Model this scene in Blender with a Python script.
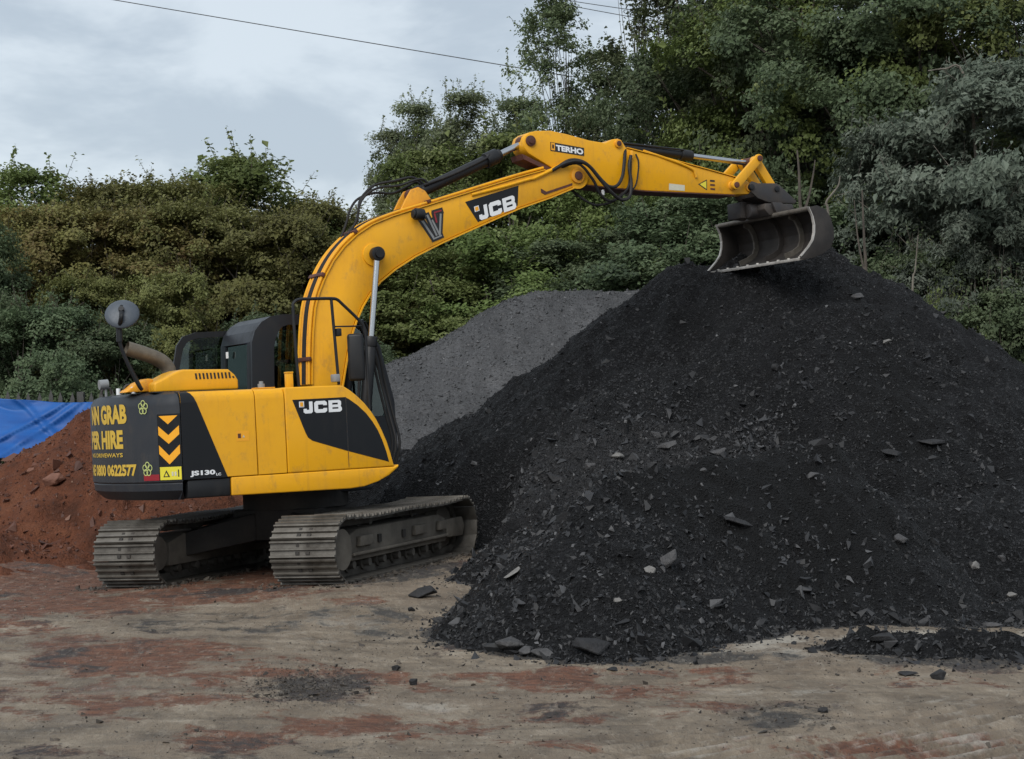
import bpy, bmesh, math, random
import numpy as np
from mathutils import Matrix, Vector

for o in list(bpy.data.objects):
    bpy.data.objects.remove(o)
random.seed(7)
scene = bpy.context.scene
COL = scene.collection
rad = math.radians

# ---------------------------------------------------------------- camera
EYE = 2.081
FPX = 1811.0
cam_d = bpy.data.cameras.new('camera')
cam_d.sensor_width = 36.0
cam_d.lens = FPX / 1024 * 36.0
cam_d.clip_end = 2000
cam = bpy.data.objects.new('camera', cam_d)
COL.objects.link(cam)
cam.location = (0, 0, EYE)
cam.rotation_euler = (rad(90) - math.atan((379.5 - 373.2) / FPX), 0, 0)
scene.camera = cam
scene.render.resolution_x = 1024
scene.render.resolution_y = 759

# ---------------------------------------------------------------- sky and sun
SUN_EL, SUN_AZ = 42.0, -24.0          # azimuth measured from behind the camera, to the left
world = bpy.data.worlds.new('World')
scene.world = world
world.use_nodes = True
nt = world.node_tree
nt.nodes.clear()
w_out = nt.nodes.new('ShaderNodeOutputWorld')
w_bg = nt.nodes.new('ShaderNodeBackground')
w_bg.inputs['Strength'].default_value = 0.1
sky = nt.nodes.new('ShaderNodeTexSky')
sky.sky_type = 'NISHITA'
sky.sun_disc = False
sky.sun_elevation = rad(SUN_EL)
sky.sun_rotation = rad(180 + SUN_AZ)
tc = nt.nodes.new('ShaderNodeTexCoord')
mp = nt.nodes.new('ShaderNodeMapping')
mp.inputs['Scale'].default_value = (5.5, 5.5, 13.0)
mp.inputs['Location'].default_value = (3.1, 1.7, 0.4)
nz = nt.nodes.new('ShaderNodeTexNoise')
nz.inputs['Scale'].default_value = 1.5
nz.inputs['Detail'].default_value = 5.0
nz.inputs['Roughness'].default_value = 0.58
nz.inputs['Distortion'].default_value = 0.25
ramp = nt.nodes.new('ShaderNodeValToRGB')
ramp.color_ramp.interpolation = 'EASE'
ramp.color_ramp.elements[0].position = 0.36
ramp.color_ramp.elements[0].color = (0.228, 0.262, 0.298, 1)
ramp.color_ramp.elements[1].position = 0.64
ramp.color_ramp.elements[1].color = (0.322, 0.356, 0.386, 1)
gain = nt.nodes.new('ShaderNodeVectorMath')
gain.operation = 'SCALE'
gain.inputs['Scale'].default_value = 10.0
mix = nt.nodes.new('ShaderNodeMix')
mix.data_type = 'RGBA'
mix.inputs['Factor'].default_value = 0.93
nt.links.new(tc.outputs['Generated'], mp.inputs['Vector'])
nt.links.new(mp.outputs['Vector'], nz.inputs['Vector'])
nt.links.new(nz.outputs['Fac'], ramp.inputs['Fac'])
nt.links.new(ramp.outputs['Color'], gain.inputs[0])
nt.links.new(sky.outputs['Color'], mix.inputs['A'])
nt.links.new(gain.outputs['Vector'], mix.inputs['B'])
nt.links.new(mix.outputs['Result'], w_bg.inputs['Color'])
nt.links.new(w_bg.outputs['Background'], w_out.inputs['Surface'])

sun_d = bpy.data.lights.new('sun', 'SUN')
sun_d.energy = 1.5
sun_d.angle = rad(45)
sun_d.color = (1.0, 0.965, 0.91)
sun = bpy.data.objects.new('sun', sun_d)
COL.objects.link(sun)
sun.rotation_euler = (rad(90 - SUN_EL), 0, rad(SUN_AZ))

scene.view_settings.view_transform = 'Standard'
scene.view_settings.look = 'None'
scene.view_settings.gamma = 1.0
scene.view_settings.exposure = 1.1
scene.view_settings.use_curve_mapping = False
scene.render.engine = 'CYCLES'
scene.cycles.max_bounces = 6
scene.cycles.diffuse_bounces = 3
scene.cycles.glossy_bounces = 3
scene.cycles.transmission_bounces = 4
scene.cycles.transparent_max_bounces = 6

# ---------------------------------------------------------------- helpers
rng = np.random.default_rng(11)

def lattice(seed):
    return np.random.default_rng(seed).random((256, 256))
_LAT = {}
def vnoise(x, y, seed=0):
    if seed not in _LAT:
        _LAT[seed] = lattice(seed)
    L = _LAT[seed]
    x = np.asarray(x, float); y = np.asarray(y, float)
    xi = np.floor(x).astype(int); yi = np.floor(y).astype(int)
    fx = x - xi; fy = y - yi
    fx = fx * fx * fx * (fx * (fx * 6 - 15) + 10); fy = fy * fy * fy * (fy * (fy * 6 - 15) + 10)
    a = L[xi % 256, yi % 256]; b = L[(xi + 1) % 256, yi % 256]
    c = L[xi % 256, (yi + 1) % 256]; d = L[(xi + 1) % 256, (yi + 1) % 256]
    return (a + (b - a) * fx) * (1 - fy) + (c + (d - c) * fx) * fy
def fbm(x, y, seed=0, octv=4, gain=0.5):
    t = 0; a = 1; s = 0
    for k in range(octv):
        t = t + a * (vnoise(x * 2 ** k + 17.3 * k, y * 2 ** k + 9.1 * k, seed + k) - 0.5)
        s += a; a *= gain
    return t / s * 2          # about -1..1
def sstep(a, b, x):
    t = np.clip((x - a) / (b - a), 0, 1)
    return t * t * (3 - 2 * t)

def tag(o, label=None, cat=None, group=None, kind=None):
    if label: o['label'] = label
    if cat: o['category'] = cat
    if group: o['group'] = group
    if kind: o['kind'] = kind
    return o

def empty(name, loc=(0, 0, 0), rz=0):
    o = bpy.data.objects.new(name, None)
    o.empty_display_size = 0.2
    COL.objects.link(o)
    o.location = loc
    o.rotation_euler = (0, 0, rz)
    return o

def link_mesh(name, me, parent=None, mats=()):
    for m in mats:
        me.materials.append(m)
    o = bpy.data.objects.new(name, me)
    COL.objects.link(o)
    if parent is not None:
        o.parent = parent
    return o

def np_mesh(name, V, F, attrs=None, smooth=False):
    """V (n,3), F (m,k) same-size faces, attrs: dict of per-vertex floats."""
    V = np.asarray(V, np.float32); F = np.asarray(F, np.int32)
    me = bpy.data.meshes.new(name)
    me.vertices.add(len(V)); me.vertices.foreach_set('co', V.ravel())
    k = F.shape[1]
    me.loops.add(F.size); me.loops.foreach_set('vertex_index', F.ravel())
    me.polygons.add(len(F))
    me.polygons.foreach_set('loop_start', np.arange(0, F.size, k, dtype=np.int32))
    try:
        me.polygons.foreach_set('loop_total', np.full(len(F), k, np.int32))
    except Exception:
        pass
    me.update(calc_edges=True)
    if attrs:
        for n, a in attrs.items():
            at = me.attributes.new(n, 'FLOAT', 'POINT')
            at.data.foreach_set('value', np.asarray(a, np.float32).ravel())
    if smooth:
        me.shade_smooth()
    else:
        me.shade_flat()
    return me

class MB:
    """Collects shapes; build() links them as ONE mesh object."""
    def __init__(s):
        s.v = []; s.f = []; s.m = []
    def add(s, V, F, m=0):
        n = len(s.v)
        s.v += [tuple(map(float, p)) for p in V]
        s.f += [tuple(i + n for i in f) for f in F]
        s.m += [m] * len(F)
        return s
    def box(s, lo, hi, m=0):
        x0, y0, z0 = lo; x1, y1, z1 = hi
        return s.add([(x0, y0, z0), (x1, y0, z0), (x1, y1, z0), (x0, y1, z0), (x0, y0, z1), (x1, y0, z1), (x1, y1, z1), (x0, y1, z1)],
                     [(0, 3, 2, 1), (4, 5, 6, 7), (0, 1, 5, 4), (1, 2, 6, 5), (2, 3, 7, 6), (3, 0, 4, 7)], m)
    def obox(s, c, half, M, m=0):
        V = [Vector(c) + M @ Vector((a * half[0], b * half[1], d * half[2])) for d in (-1, 1) for a, b in ((-1, -1), (1, -1), (1, 1), (-1, 1))]
        return s.add(V, [(0, 3, 2, 1), (4, 5, 6, 7), (0, 1, 5, 4), (1, 2, 6, 5), (2, 3, 7, 6), (3, 0, 4, 7)], m)
    def prism(s, poly, y0, y1, m=0):
        """polygon in (x,z) extruded along y"""
        n = len(poly)
        V = [(x, y0, z) for x, z in poly] + [(x, y1, z) for x, z in poly]
        F = [tuple(range(n)), tuple(range(2 * n - 1, n - 1, -1))]
        F += [(i, i + n, (i + 1) % n + n, (i + 1) % n) for i in range(n)]
        return s.add(V, F, m)
    def ring(s, outer, inner, y0, y1, m=0):
        n = len(outer)
        V = [(x, y0, z) for x, z in outer] + [(x, y0, z) for x, z in inner] + [(x, y1, z) for x, z in outer] + [(x, y1, z) for x, z in inner]
        F = []
        for i in range(n):
            j = (i + 1) % n
            F += [(i, j, j + n, i + n), (i + 2 * n, i + 3 * n, j + 3 * n, j + 2 * n), (i, i + 2 * n, j + 2 * n, j), (i + n, j + n, j + 3 * n, i + 3 * n)]
        return s.add(V, F, m)
    def tube(s, path, r, n=8, m=0, cap=True):
        P = [Vector(p) for p in path]
        R = r if isinstance(r, (list, tuple)) else [r] * len(P)
        V = []; F = []
        up = None
        for i, p in enumerate(P):
            t = (P[min(i + 1, len(P) - 1)] - P[max(i - 1, 0)]).normalized()
            if up is None:
                up = Vector((0, 0, 1)) if abs(t.z) < 0.9 else Vector((1, 0, 0))
            a = t.cross(up)
            if a.length < 1e-4:
                a = t.orthogonal()
            a.normalize(); b = t.cross(a).normalized(); up = -b if False else a.cross(t)
            for k in range(n):
                q = 2 * math.pi * k / n
                V.append(p + a * (R[i] * math.cos(q)) + b * (R[i] * math.sin(q)))
        for i in range(len(P) - 1):
            for k in range(n):
                F.append((i * n + k, i * n + (k + 1) % n, (i + 1) * n + (k + 1) % n, (i + 1) * n + k))
        if cap:
            F.append(tuple(range(n - 1, -1, -1)))
            F.append(tuple(range((len(P) - 1) * n, len(P) * n)))
        return s.add(V, F, m)
    def cyl(s, p0, p1, r, n=20, m=0):
        return s.tube([p0, p1], r, n, m)
    def build(s, name, mats, parent=None, frame=None, bevel=0, seg=2, angle=35, clean=True):
        me = bpy.data.meshes.new(name)
        V = s.v
        if frame is not None:
            V = [frame @ Vector(p) for p in V]
        me.from_pydata([tuple(p) for p in V], [], s.f)
        me.polygons.foreach_set('material_index', s.m)
        if clean:
            bm = bmesh.new(); bm.from_mesh(me)
            bmesh.ops.recalc_face_normals(bm, faces=bm.faces)
            if bevel:
                es = [e for e in bm.edges if len(e.link_faces) == 2 and e.calc_face_angle(0) > rad(40)]
                bmesh.ops.bevel(bm, geom=es, offset=bevel, segments=seg, profile=0.5, affect='EDGES', clamp_overlap=True)
            bm.to_mesh(me); bm.free()
        me.shade_smooth()
        me.set_sharp_from_angle(angle=rad(angle))
        if not isinstance(mats, (list, tuple)):
            mats = [mats]
        return link_mesh(name, me, parent, mats)

def smooth_path(pts, k=6):
    """Catmull-Rom through 3-D points"""
    P = [Vector(p) for p in pts]
    P = [P[0] * 2 - P[1]] + P + [P[-1] * 2 - P[-2]]
    out = []
    for i in range(1, len(P) - 2):
        a, b, c, d = P[i - 1:i + 3]
        for j in range(k):
            t = j / k
            out.append(0.5 * ((2 * b) + (c - a) * t + (2 * a - 5 * b + 4 * c - d) * t * t + (3 * b - a - 3 * c + d) * t ** 3))
    out.append(P[-2])
    return out

# ---------------------------------------------------------------- materials
class Mat:
    """tiny node-graph helper"""
    def __init__(s, name):
        s.m = bpy.data.materials.new(name)
        s.m.use_nodes = True
        s.t = s.m.node_tree
        s.t.nodes.clear()
        s.out = s.t.nodes.new('ShaderNodeOutputMaterial')
        s.b = s.t.nodes.new('ShaderNodeBsdfPrincipled')
        s.t.links.new(s.b.outputs[0], s.out.inputs[0])
        s._c = None
    def n(s, typ, **kw):
        nd = s.t.nodes.new(typ)
        for k, v in kw.items():
            if k in nd.inputs.keys():
                s.set(nd.inputs[k], v)
            else:
                setattr(nd, k, v)
        return nd
    def set(s, inp, v):
        if isinstance(v, bpy.types.NodeSocket):
            s.t.links.new(v, inp)
        else:
            inp.default_value = v
    def coord(s):
        if s._c is None:
            s._c = s.t.nodes.new('ShaderNodeTexCoord').outputs['Object']
        return s._c
    def noise(s, scale, detail=4, rough=0.55, stretch=None, vec=None, dist=0.0):
        v = vec or s.coord()
        if stretch:
            mpn = s.n('ShaderNodeMapping')
            s.t.links.new(v, mpn.inputs['Vector'])
            mpn.inputs['Scale'].default_value = stretch
            v = mpn.outputs[0]
        nd = s.n('ShaderNodeTexNoise', Scale=scale, Detail=detail, Roughness=rough, Distortion=dist)
        s.t.links.new(v, nd.inputs['Vector'])
        return nd.outputs['Fac']
    def ramp(s, fac, stops, interp='LINEAR'):
        r = s.n('ShaderNodeValToRGB')
        r.color_ramp.interpolation = interp
        while len(r.color_ramp.elements) < len(stops):
            r.color_ramp.elements.new(0.5)
        for e, (p, c) in zip(r.color_ramp.elements, stops):
            e.position = p
            e.color = (*c, 1) if isinstance(c, (tuple, list)) else (c, c, c, 1)
        s.t.links.new(fac, r.inputs[0])
        return r.outputs[0]
    def mixc(s, fac, a, b, blend='MIX'):
        m = s.n('ShaderNodeMix')
        m.data_type = 'RGBA'; m.blend_type = blend
        ins = {i.identifier: i for i in m.inputs}
        for key, v in (('Factor_Float', fac), ('A_Color', a), ('B_Color', b)):
            i = ins[key]
            if isinstance(v, bpy.types.NodeSocket):
                s.t.links.new(v, i)
            else:
                i.default_value = v if not isinstance(v, tuple) else (*v, 1)
        return [o for o in m.outputs if o.identifier == 'Result_Color'][0]
    def math(s, op, a, b=0.0, c=0.0):
        m = s.n('ShaderNodeMath'); m.operation = op
        for i, v in zip(m.inputs, (a, b, c)):
            s.set(i, v)
        return m.outputs[0]
    def attr(s, name):
        return s.n('ShaderNodeAttribute', attribute_name=name).outputs['Fac']
    def bump(s, h, strength=0.5, dist=0.02, prev=None):
        b = s.n('ShaderNodeBump', Strength=strength, Distance=dist)
        s.t.links.new(h, b.inputs['Height'])
        if prev:
            s.t.links.new(prev, b.inputs['Normal'])
        return b.outputs[0]
    def done(s, color=None, rough=0.6, metal=0.0, spec=0.5, normal=None):
        s.set(s.b.inputs['Base Color'], color if isinstance(color, bpy.types.NodeSocket) else (*color, 1))
        s.set(s.b.inputs['Roughness'], rough)
        s.set(s.b.inputs['Metallic'], metal)
        s.set(s.b.inputs['Specular IOR Level'], spec)
        if normal:
            s.t.links.new(normal, s.b.inputs['Normal'])
        return s.m

def paint(name, col, dirt, rough=0.34, amt=0.5, scale=2.2, dust=0.0):
    M = Mat(name)
    n1 = M.noise(scale, 6, 0.62)
    n2 = M.noise(scale * 9, 3, 0.6, stretch=(1, 1, 0.35))
    f = M.math('MULTIPLY', M.ramp(n1, [(0.42, 0.0), (0.72, 1.0)]), M.ramp(n2, [(0.38, 0.15), (0.7, 1.0)]))
    c = M.mixc(M.math('MULTIPLY', f, amt), col, dirt)
    if dust:
        splat = M.noise(7.5, 9, 0.72, stretch=(1, 1, 0.7)); film = M.noise(0.9, 5, 0.6)
        c = M.mixc(M.math('MULTIPLY', M.ramp(splat, [(0.55, 0.0), (0.66, 1.0)]), dust), c, (0.20, 0.125, 0.060))
        c = M.mixc(M.math('MULTIPLY', M.ramp(film, [(0.35, 0.0), (0.7, 1.0)]), dust * 0.5), c, (0.42, 0.27, 0.10))
        runs = M.noise(16, 4, 0.6, stretch=(1, 1, 0.05))
        c = M.mixc(M.math('MULTIPLY', M.ramp(runs, [(0.60, 0.0), (0.72, 1.0)]), dust * 0.55), c, (0.24, 0.13, 0.045))
    n3 = M.noise(scale * 40, 2, 0.5)
    r = M.math('ADD', M.math('MULTIPLY', f, 0.3), M.math('ADD', rough, M.math('MULTIPLY', n3, 0.08)))
    return M.done(c, r, spec=0.32, normal=M.bump(n1, 0.05, 0.03))

def rough_metal(name, a, b, rough=0.6, metal=0.2, scale=6.0):
    M = Mat(name)
    n = M.noise(scale, 6, 0.65)
    n2 = M.noise(scale * 12, 3, 0.6)
    c = M.mixc(M.ramp(n, [(0.35, 0.0), (0.65, 1.0)]), a, b)
    return M.done(c, M.math('ADD', rough, M.math('MULTIPLY', n2, 0.2)), metal=metal, normal=M.bump(n2, 0.25, 0.006))

YEL = paint('yellow_paint', (0.71, 0.340, 0.004), (0.42, 0.18, 0.025), 0.34, 0.45, dust=0.30)
YELD = paint('worn_yellow_paint', (0.74, 0.315, 0.008), (0.22, 0.085, 0.03), 0.42, 0.6, 3.0, dust=0.5)
GREY = paint('counterweight_grey', (0.016, 0.021, 0.029), (0.042, 0.043, 0.044), 0.40, 0.6, 2.0, dust=0.05)
BLACK = paint('black_paint', (0.010, 0.011, 0.013), (0.030, 0.028, 0.026), 0.38, 0.5)
DECAL = paint('black_decal', (0.006, 0.007, 0.009), (0.016, 0.016, 0.016), 0.30, 0.4)
CABM = paint('cab_grey_black', (0.013, 0.015, 0.019), (0.03, 0.03, 0.03), 0.36, 0.4)
RUBBER = paint('hose_rubber', (0.010, 0.010, 0.011), (0.05, 0.045, 0.04), 0.55, 0.6, 4)
STEEL = rough_metal('track_steel', (0.150, 0.138, 0.120), (0.075, 0.066, 0.055), 0.50, 0.35)
SHOE = rough_metal('shoe_steel', (0.150, 0.140, 0.124), (0.055, 0.048, 0.040), 0.42, 0.4, 3.2)
FRAME = rough_metal('muddy_frame', (0.165, 0.145, 0.118), (0.085, 0.073, 0.059), 0.75, 0.0, 3)
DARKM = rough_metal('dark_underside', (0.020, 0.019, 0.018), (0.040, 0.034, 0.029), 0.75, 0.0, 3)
BUCK = rough_metal('bucket_steel', (0.036, 0.031, 0.028), (0.018, 0.0155, 0.0145), 0.55, 0.2, 4)
EDGE = rough_metal('polished_edge', (0.52, 0.50, 0.47), (0.30, 0.285, 0.265), 0.42, 0.5, 6)
HITCH = rough_metal('hitch_steel', (0.034, 0.033, 0.036), (0.052, 0.043, 0.037), 0.5, 0.2, 5)
RUST = rough_metal('rusty_pin', (0.110, 0.036, 0.024), (0.060, 0.026, 0.02), 0.6, 0.2, 9)
EXH = rough_metal('exhaust_pipe', (0.195, 0.165, 0.125), (0.110, 0.095, 0.075), 0.5, 0.5, 6)

def chrome():
    M = Mat('chrome_rod')
    n = M.noise(14, 3, 0.5, stretch=(1, 1, 0.1))
    return M.done((0.50, 0.51, 0.52), M.math('ADD', 0.16, M.math('MULTIPLY', n, 0.1)), metal=1.0)
CHROME = chrome()
def glass():
    M = Mat('cab_glass')
    M.t.nodes.remove(M.b)
    g = M.n('ShaderNodeBsdfGlossy', Color=(0.85, 0.95, 0.93, 1), Roughness=0.03)
    t = M.n('ShaderNodeBsdfTransparent', Color=(0.44, 0.50, 0.49, 1))
    fr = M.n('ShaderNodeFresnel', IOR=1.5)
    k = M.math('ADD', fr.outputs[0], M.math('MULTIPLY', M.noise(3, 4), 0.05))
    mx = M.n('ShaderNodeMixShader')
    M.t.links.new(k, mx.inputs[0]); M.t.links.new(t.outputs[0], mx.inputs[1]); M.t.links.new(g.outputs[0], mx.inputs[2])
    M.t.links.new(mx.outputs[0], M.out.inputs[0])
    return M.m
GLASS = glass()
def flat(name, col, rough=0.45, var=0.12, scale=12):
    M = Mat(name)
    n = M.noise(scale, 4)
    c = M.mixc(M.math('MULTIPLY', n, var * 2), col, tuple(x * 0.45 for x in col))
    return M.done(c, rough)
WHITE = flat('white_lettering', (0.72, 0.74, 0.76))
TXT_Y = flat('yellow_lettering', (0.62, 0.41, 0.05), 0.5, 0.25, 9)
CHEV = flat('orange_chevron', (0.80, 0.36, 0.015), 0.4)
LABEL_Y = flat('yellow_label', (0.66, 0.58, 0.04), 0.4)
RED = flat('red_print', (0.24, 0.012, 0.02), 0.4)
PALE = flat('pale_label', (0.55, 0.53, 0.42), 0.5, 0.2, 20)
RINGG = flat('pale_green_print', (0.42, 0.47, 0.17), 0.5)
INK = flat('ink_black', (0.012, 0.012, 0.012), 0.5)
MIRR = rough_metal('mirror_shell', (0.070, 0.084, 0.104), (0.048, 0.058, 0.072), 0.42, 0.1, 3)
LAMP = flat('lamp_grey', (0.22, 0.23, 0.24), 0.35)

# ---------------------------------------------------------------- terrain functions
MO = np.array([-2.27535, 19.34674, 0.0])                      # excavator: point under the swing centre
MT = np.array([[0.35455112, -0.93374543, -0.04912198], [0.93503588, 0.35399446, 0.01989536], [-0.00118829, -0.05298474, 0.99859462]])

def mach_local(X, Y):
    dx = X - MO[0]; dy = Y - MO[1]
    return dx * MT[0, 0] + dy * MT[1, 0], dx * MT[0, 1] + dy * MT[1, 1]
def gpt(px, py):
    """point of the level yard seen at a pixel of the survey photo -> plan position"""
    Y = EYE * FPX / (py - 373.2)
    return (px - 512) / FPX * Y, Y

def H_heap(X, Y):
    """height of the black spoil heap (may be negative = below the yard)"""
    w1 = fbm(X * 0.55, Y * 0.55, 31, 3) * 0.25; w2 = fbm(X * 0.55 + 40, Y * 0.55, 35, 3) * 0.30
    x = X + w1; y = Y + w2
    # main ridge
    ax, ay, bx, by = 2.35, 23.4, 4.0, 23.3
    t = np.clip(((x - ax) * (bx - ax) + (y - ay) * (by - ay)) / ((bx - ax) ** 2 + (by - ay) ** 2), 0, 1)
    dx = x - (ax + t * (bx - ax)); dy = y - (ay + t * (by - ay))
    sl = np.where(dx < 0, 0.71, 0.635)
    d = np.sqrt((dx * sl) ** 2 + (dy * 0.70) ** 2 + 0.02)
    main = 3.60 + 0.18 * t - d
    # lower apron heap in front
    ax, ay, bx, by = 0.80, 15.30, 2.85, 16.7
    t = np.clip(((x - ax) * (bx - ax) + (y - ay) * (by - ay)) / ((bx - ax) ** 2 + (by - ay) ** 2), 0, 1)
    dx = x - (ax + t * (bx - ax)); dy = y - (ay + t * (by - ay))
    d = np.sqrt((dx * np.where(dx < 0, 0.95, 1.0)) ** 2 + (dy * np.where(dy < 0, 0.67 + 0.30 * t, 0.74)) ** 2 + 0.004)
    ap = 1.25 + 0.30 * t - d
    ax, ay, bx, by = 2.6, 17.3, 7.5, 19.0
    t = np.clip(((x - ax) * (bx - ax) + (y - ay) * (by - ay)) / ((bx - ax) ** 2 + (by - ay) ** 2), 0, 1)
    d = np.sqrt((x - (ax + t * (bx - ax))) ** 2 + (y - (ay + t * (by - ay))) ** 2 + 0.05)
    ap2 = 1.02 + 0.1 * t - 0.80 * d
    ap3 = 0.80 - 0.60 * np.sqrt((x - 0.55) ** 2 + (y - 18.3) ** 2 + 0.05)
    # thin spread on the right and its windrows
    sp = 0.12 - 0.34 * np.abs(Y - 15.3) - 0.25 * np.clip(1.6 - x, 0, 9)
    xr = X + fbm(X * 1.3, Y * 1.3, 61, 3) * 0.3
    wr = 0.15 - 0.60 * np.abs(Y - (13.45 + 0.30 * fbm(X * 0.6, Y * 0 + 3, 44, 2) - 0.30 * (X - 3))) - 0.5 * np.clip(2.75 - xr, 0, 9)
    k = 0.05
    h = main
    for g in (ap, ap2, ap3, sp, wr):
        m = np.maximum(h, g)
        h = m + k * np.log1p(np.exp(-np.abs(h - g) / k)) * 0.6
    # slumps, gullies and lumps
    ridged = np.abs(fbm(X * 2.3, Y * 2.3, 23, 4))
    up = sstep(-0.05, 0.5, h)
    h = h + up * 0.17 * fbm(X * 1.1, Y * 1.1, 3, 4) + (0.35 + 0.65 * up) * (0.105 * fbm(X * 3.4, Y * 3.4, 8, 4) - 0.09 * (ridged - 0.3)) + 0.055 * fbm(X * 7, Y * 7, 14, 4, 0.62) - 0.05 * (np.abs(fbm(X * 5.2, Y * 5.2, 27, 3)) - 0.25)
    # the digger has cleared a bay for its own tracks
    lx, ly = mach_local(X, Y)
    dd = np.sqrt(np.clip(np.abs(lx) - 1.85, 0, 9) ** 2 + np.clip(np.abs(ly) - 1.40, 0, 9) ** 2)
    h = h - 1.1 * (1 - sstep(-0.05, 0.75, dd))
    return h

def H_ground(X, Y):
    lx, ly = mach_local(X, Y)
    dd = np.sqrt(np.clip(np.abs(lx) - 1.9, 0, 99) ** 2 + np.clip(np.abs(ly) - 1.45, 0, 99) ** 2)
    tilt = -0.0012 * lx - 0.053 * ly
    w = 1 - sstep(0.0, 2.2, dd)
    far = sstep(24, 40, Y) + 0
    z = tilt * w + 0.05 * fbm(X * 0.35, Y * 0.35, 71, 3) * (1 - w) + 0.022 * fbm(X * 1.3, Y * 2.6, 75, 4) * (1 - 0.6 * w)
    z = z + 0.011 * fbm(X * 5.5, Y * 7, 79, 3)
    # scraped streaks, and tyre ruts in the right foreground
    z = z + 0.012 * fbm(X * 0.9 + Y * 0.25, Y * 4.0, 83, 4)
    u = X * 0.78 + Y * 0.62; v = -X * 0.62 + Y * 0.78
    zone = sstep(1.9, 2.6, X) * (1 - sstep(10.9, 11.8, Y)) * sstep(0.0, 0.25, fbm(X * 0.5, Y * 0.5, 87, 2) + 0.35)
    z = z + zone * 0.022 * np.sin(v * 2 * math.pi / 0.17 + 0.8 * fbm(X, Y, 88, 2))
    u2 = X * 0.55 - Y * 0.83
    zone2 = sstep(0.3, 0.9, X) * (1 - sstep(2.3, 3.0, X)) * (1 - sstep(10.3, 10.9, Y))
    z = z + zone2 * 0.018 * np.sin(u2 * 2 * math.pi / 0.16)
    # a soft rut
    z = z - 0.03 * np.exp(-((Y - 12.55 - 0.05 * X + 0.15 * np.sin(X)) / 0.12) ** 2) * sstep(0.2, 0.8, X)
    return z - 0.015

def H_red(X, Y):
    x = X + 0.35 * fbm(X * 0.7, Y * 0.7, 91, 3); y = Y + 0.3 * fbm(X * 0.7, Y * 0.7, 95, 3)
    d = np.sqrt(((x + 5.15) * 0.62) ** 2 + ((y - 23.6) * 0.62) ** 2 + 0.03)
    a = 1.79 - d
    d2 = np.sqrt(((x + 3.9) * 0.6) ** 2 + ((y - 22.9) * 0.6) ** 2 + 0.03)
    b = 0.95 - d2
    d3 = np.sqrt(((x + 5.9) * 0.30) ** 2 + ((y - 20.6) * 0.40) ** 2 + 0.03)
    c = 0.46 - d3
    h = np.maximum(np.maximum(a, b), c)
    h = h + 0.16 * fbm(X * 1.3, Y * 1.3, 101, 4) + 0.13 * fbm(X * 3.0 + Y * 0.8, Y * 3.7, 106, 4) - 0.10 * np.abs(fbm(X * 2.1, Y * 2.1, 116, 3)) + 0.03 * fbm(X * 11, Y * 11, 111, 2)
    lx, ly = mach_local(X, Y)
    dd = np.sqrt(np.clip(np.abs(lx) - 1.85, 0, 9) ** 2 + np.clip(np.abs(ly) - 1.40, 0, 9) ** 2)
    return h - 0.9 * (1 - sstep(0.0, 0.5, dd))

def H_gravel(X, Y):
    x = X + 0.3 * fbm(X * 0.5, Y * 0.5, 121, 2)
    ax, ay, bx, by = 0.75, 28.6, 2.6, 28.9
    t = np.clip(((x - ax) * (bx - ax) + (Y - ay) * (by - ay)) / ((bx - ax) ** 2 + (by - ay) ** 2), 0, 1)
    dx = x - (ax + t * (bx - ax)); dy = Y - (ay + t * (by - ay))
    d = np.sqrt((dx * 0.50) ** 2 + (dy * 0.60) ** 2 + 0.08)
    return 3.66 - d + 0.10 * fbm(X * 1.2, Y * 1.2, 125, 3) + 0.03 * fbm(X * 5, Y * 5, 128, 3)

def grid(xs, ys, hf, cut=None, extra=None):
    X, Y = np.meshgrid(xs, ys)
    Z = hf(X, Y)
    nx, ny = len(xs), len(ys)
    idx = np.arange(nx * ny).reshape(ny, nx)
    F = np.stack([idx[:-1, :-1], idx[:-1, 1:], idx[1:, 1:], idx[1:, :-1]], -1).reshape(-1, 4)
    V = np.stack([X, Y, Z], -1).reshape(-1, 3)
    if cut is not None:
        keep = cut(V[:, 0], V[:, 1], V[:, 2])
        F = F[keep[F].any(1)]
        used = np.unique(F); re = np.full(len(V), -1); re[used] = np.arange(len(used))
        V = V[used]; F = re[F]
    return V, F

def surf_hit(px, py, hf, y0=9.5, y1=40, step=0.02):
    """where the sight line of a survey pixel meets a height field"""
    Y = np.arange(y0, y1, step)
    X = (px - 512) / FPX * Y
    Z = EYE - (py - 373.2) / FPX * Y
    h = hf(X, Y)
    k = np.argmax(h >= Z)
    return X[k], Y[k], float(h[k])
def H_yard(X, Y):
    return np.maximum(np.maximum(H_ground(X, Y), H_heap(X, Y)), H_red(X, Y))

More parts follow.
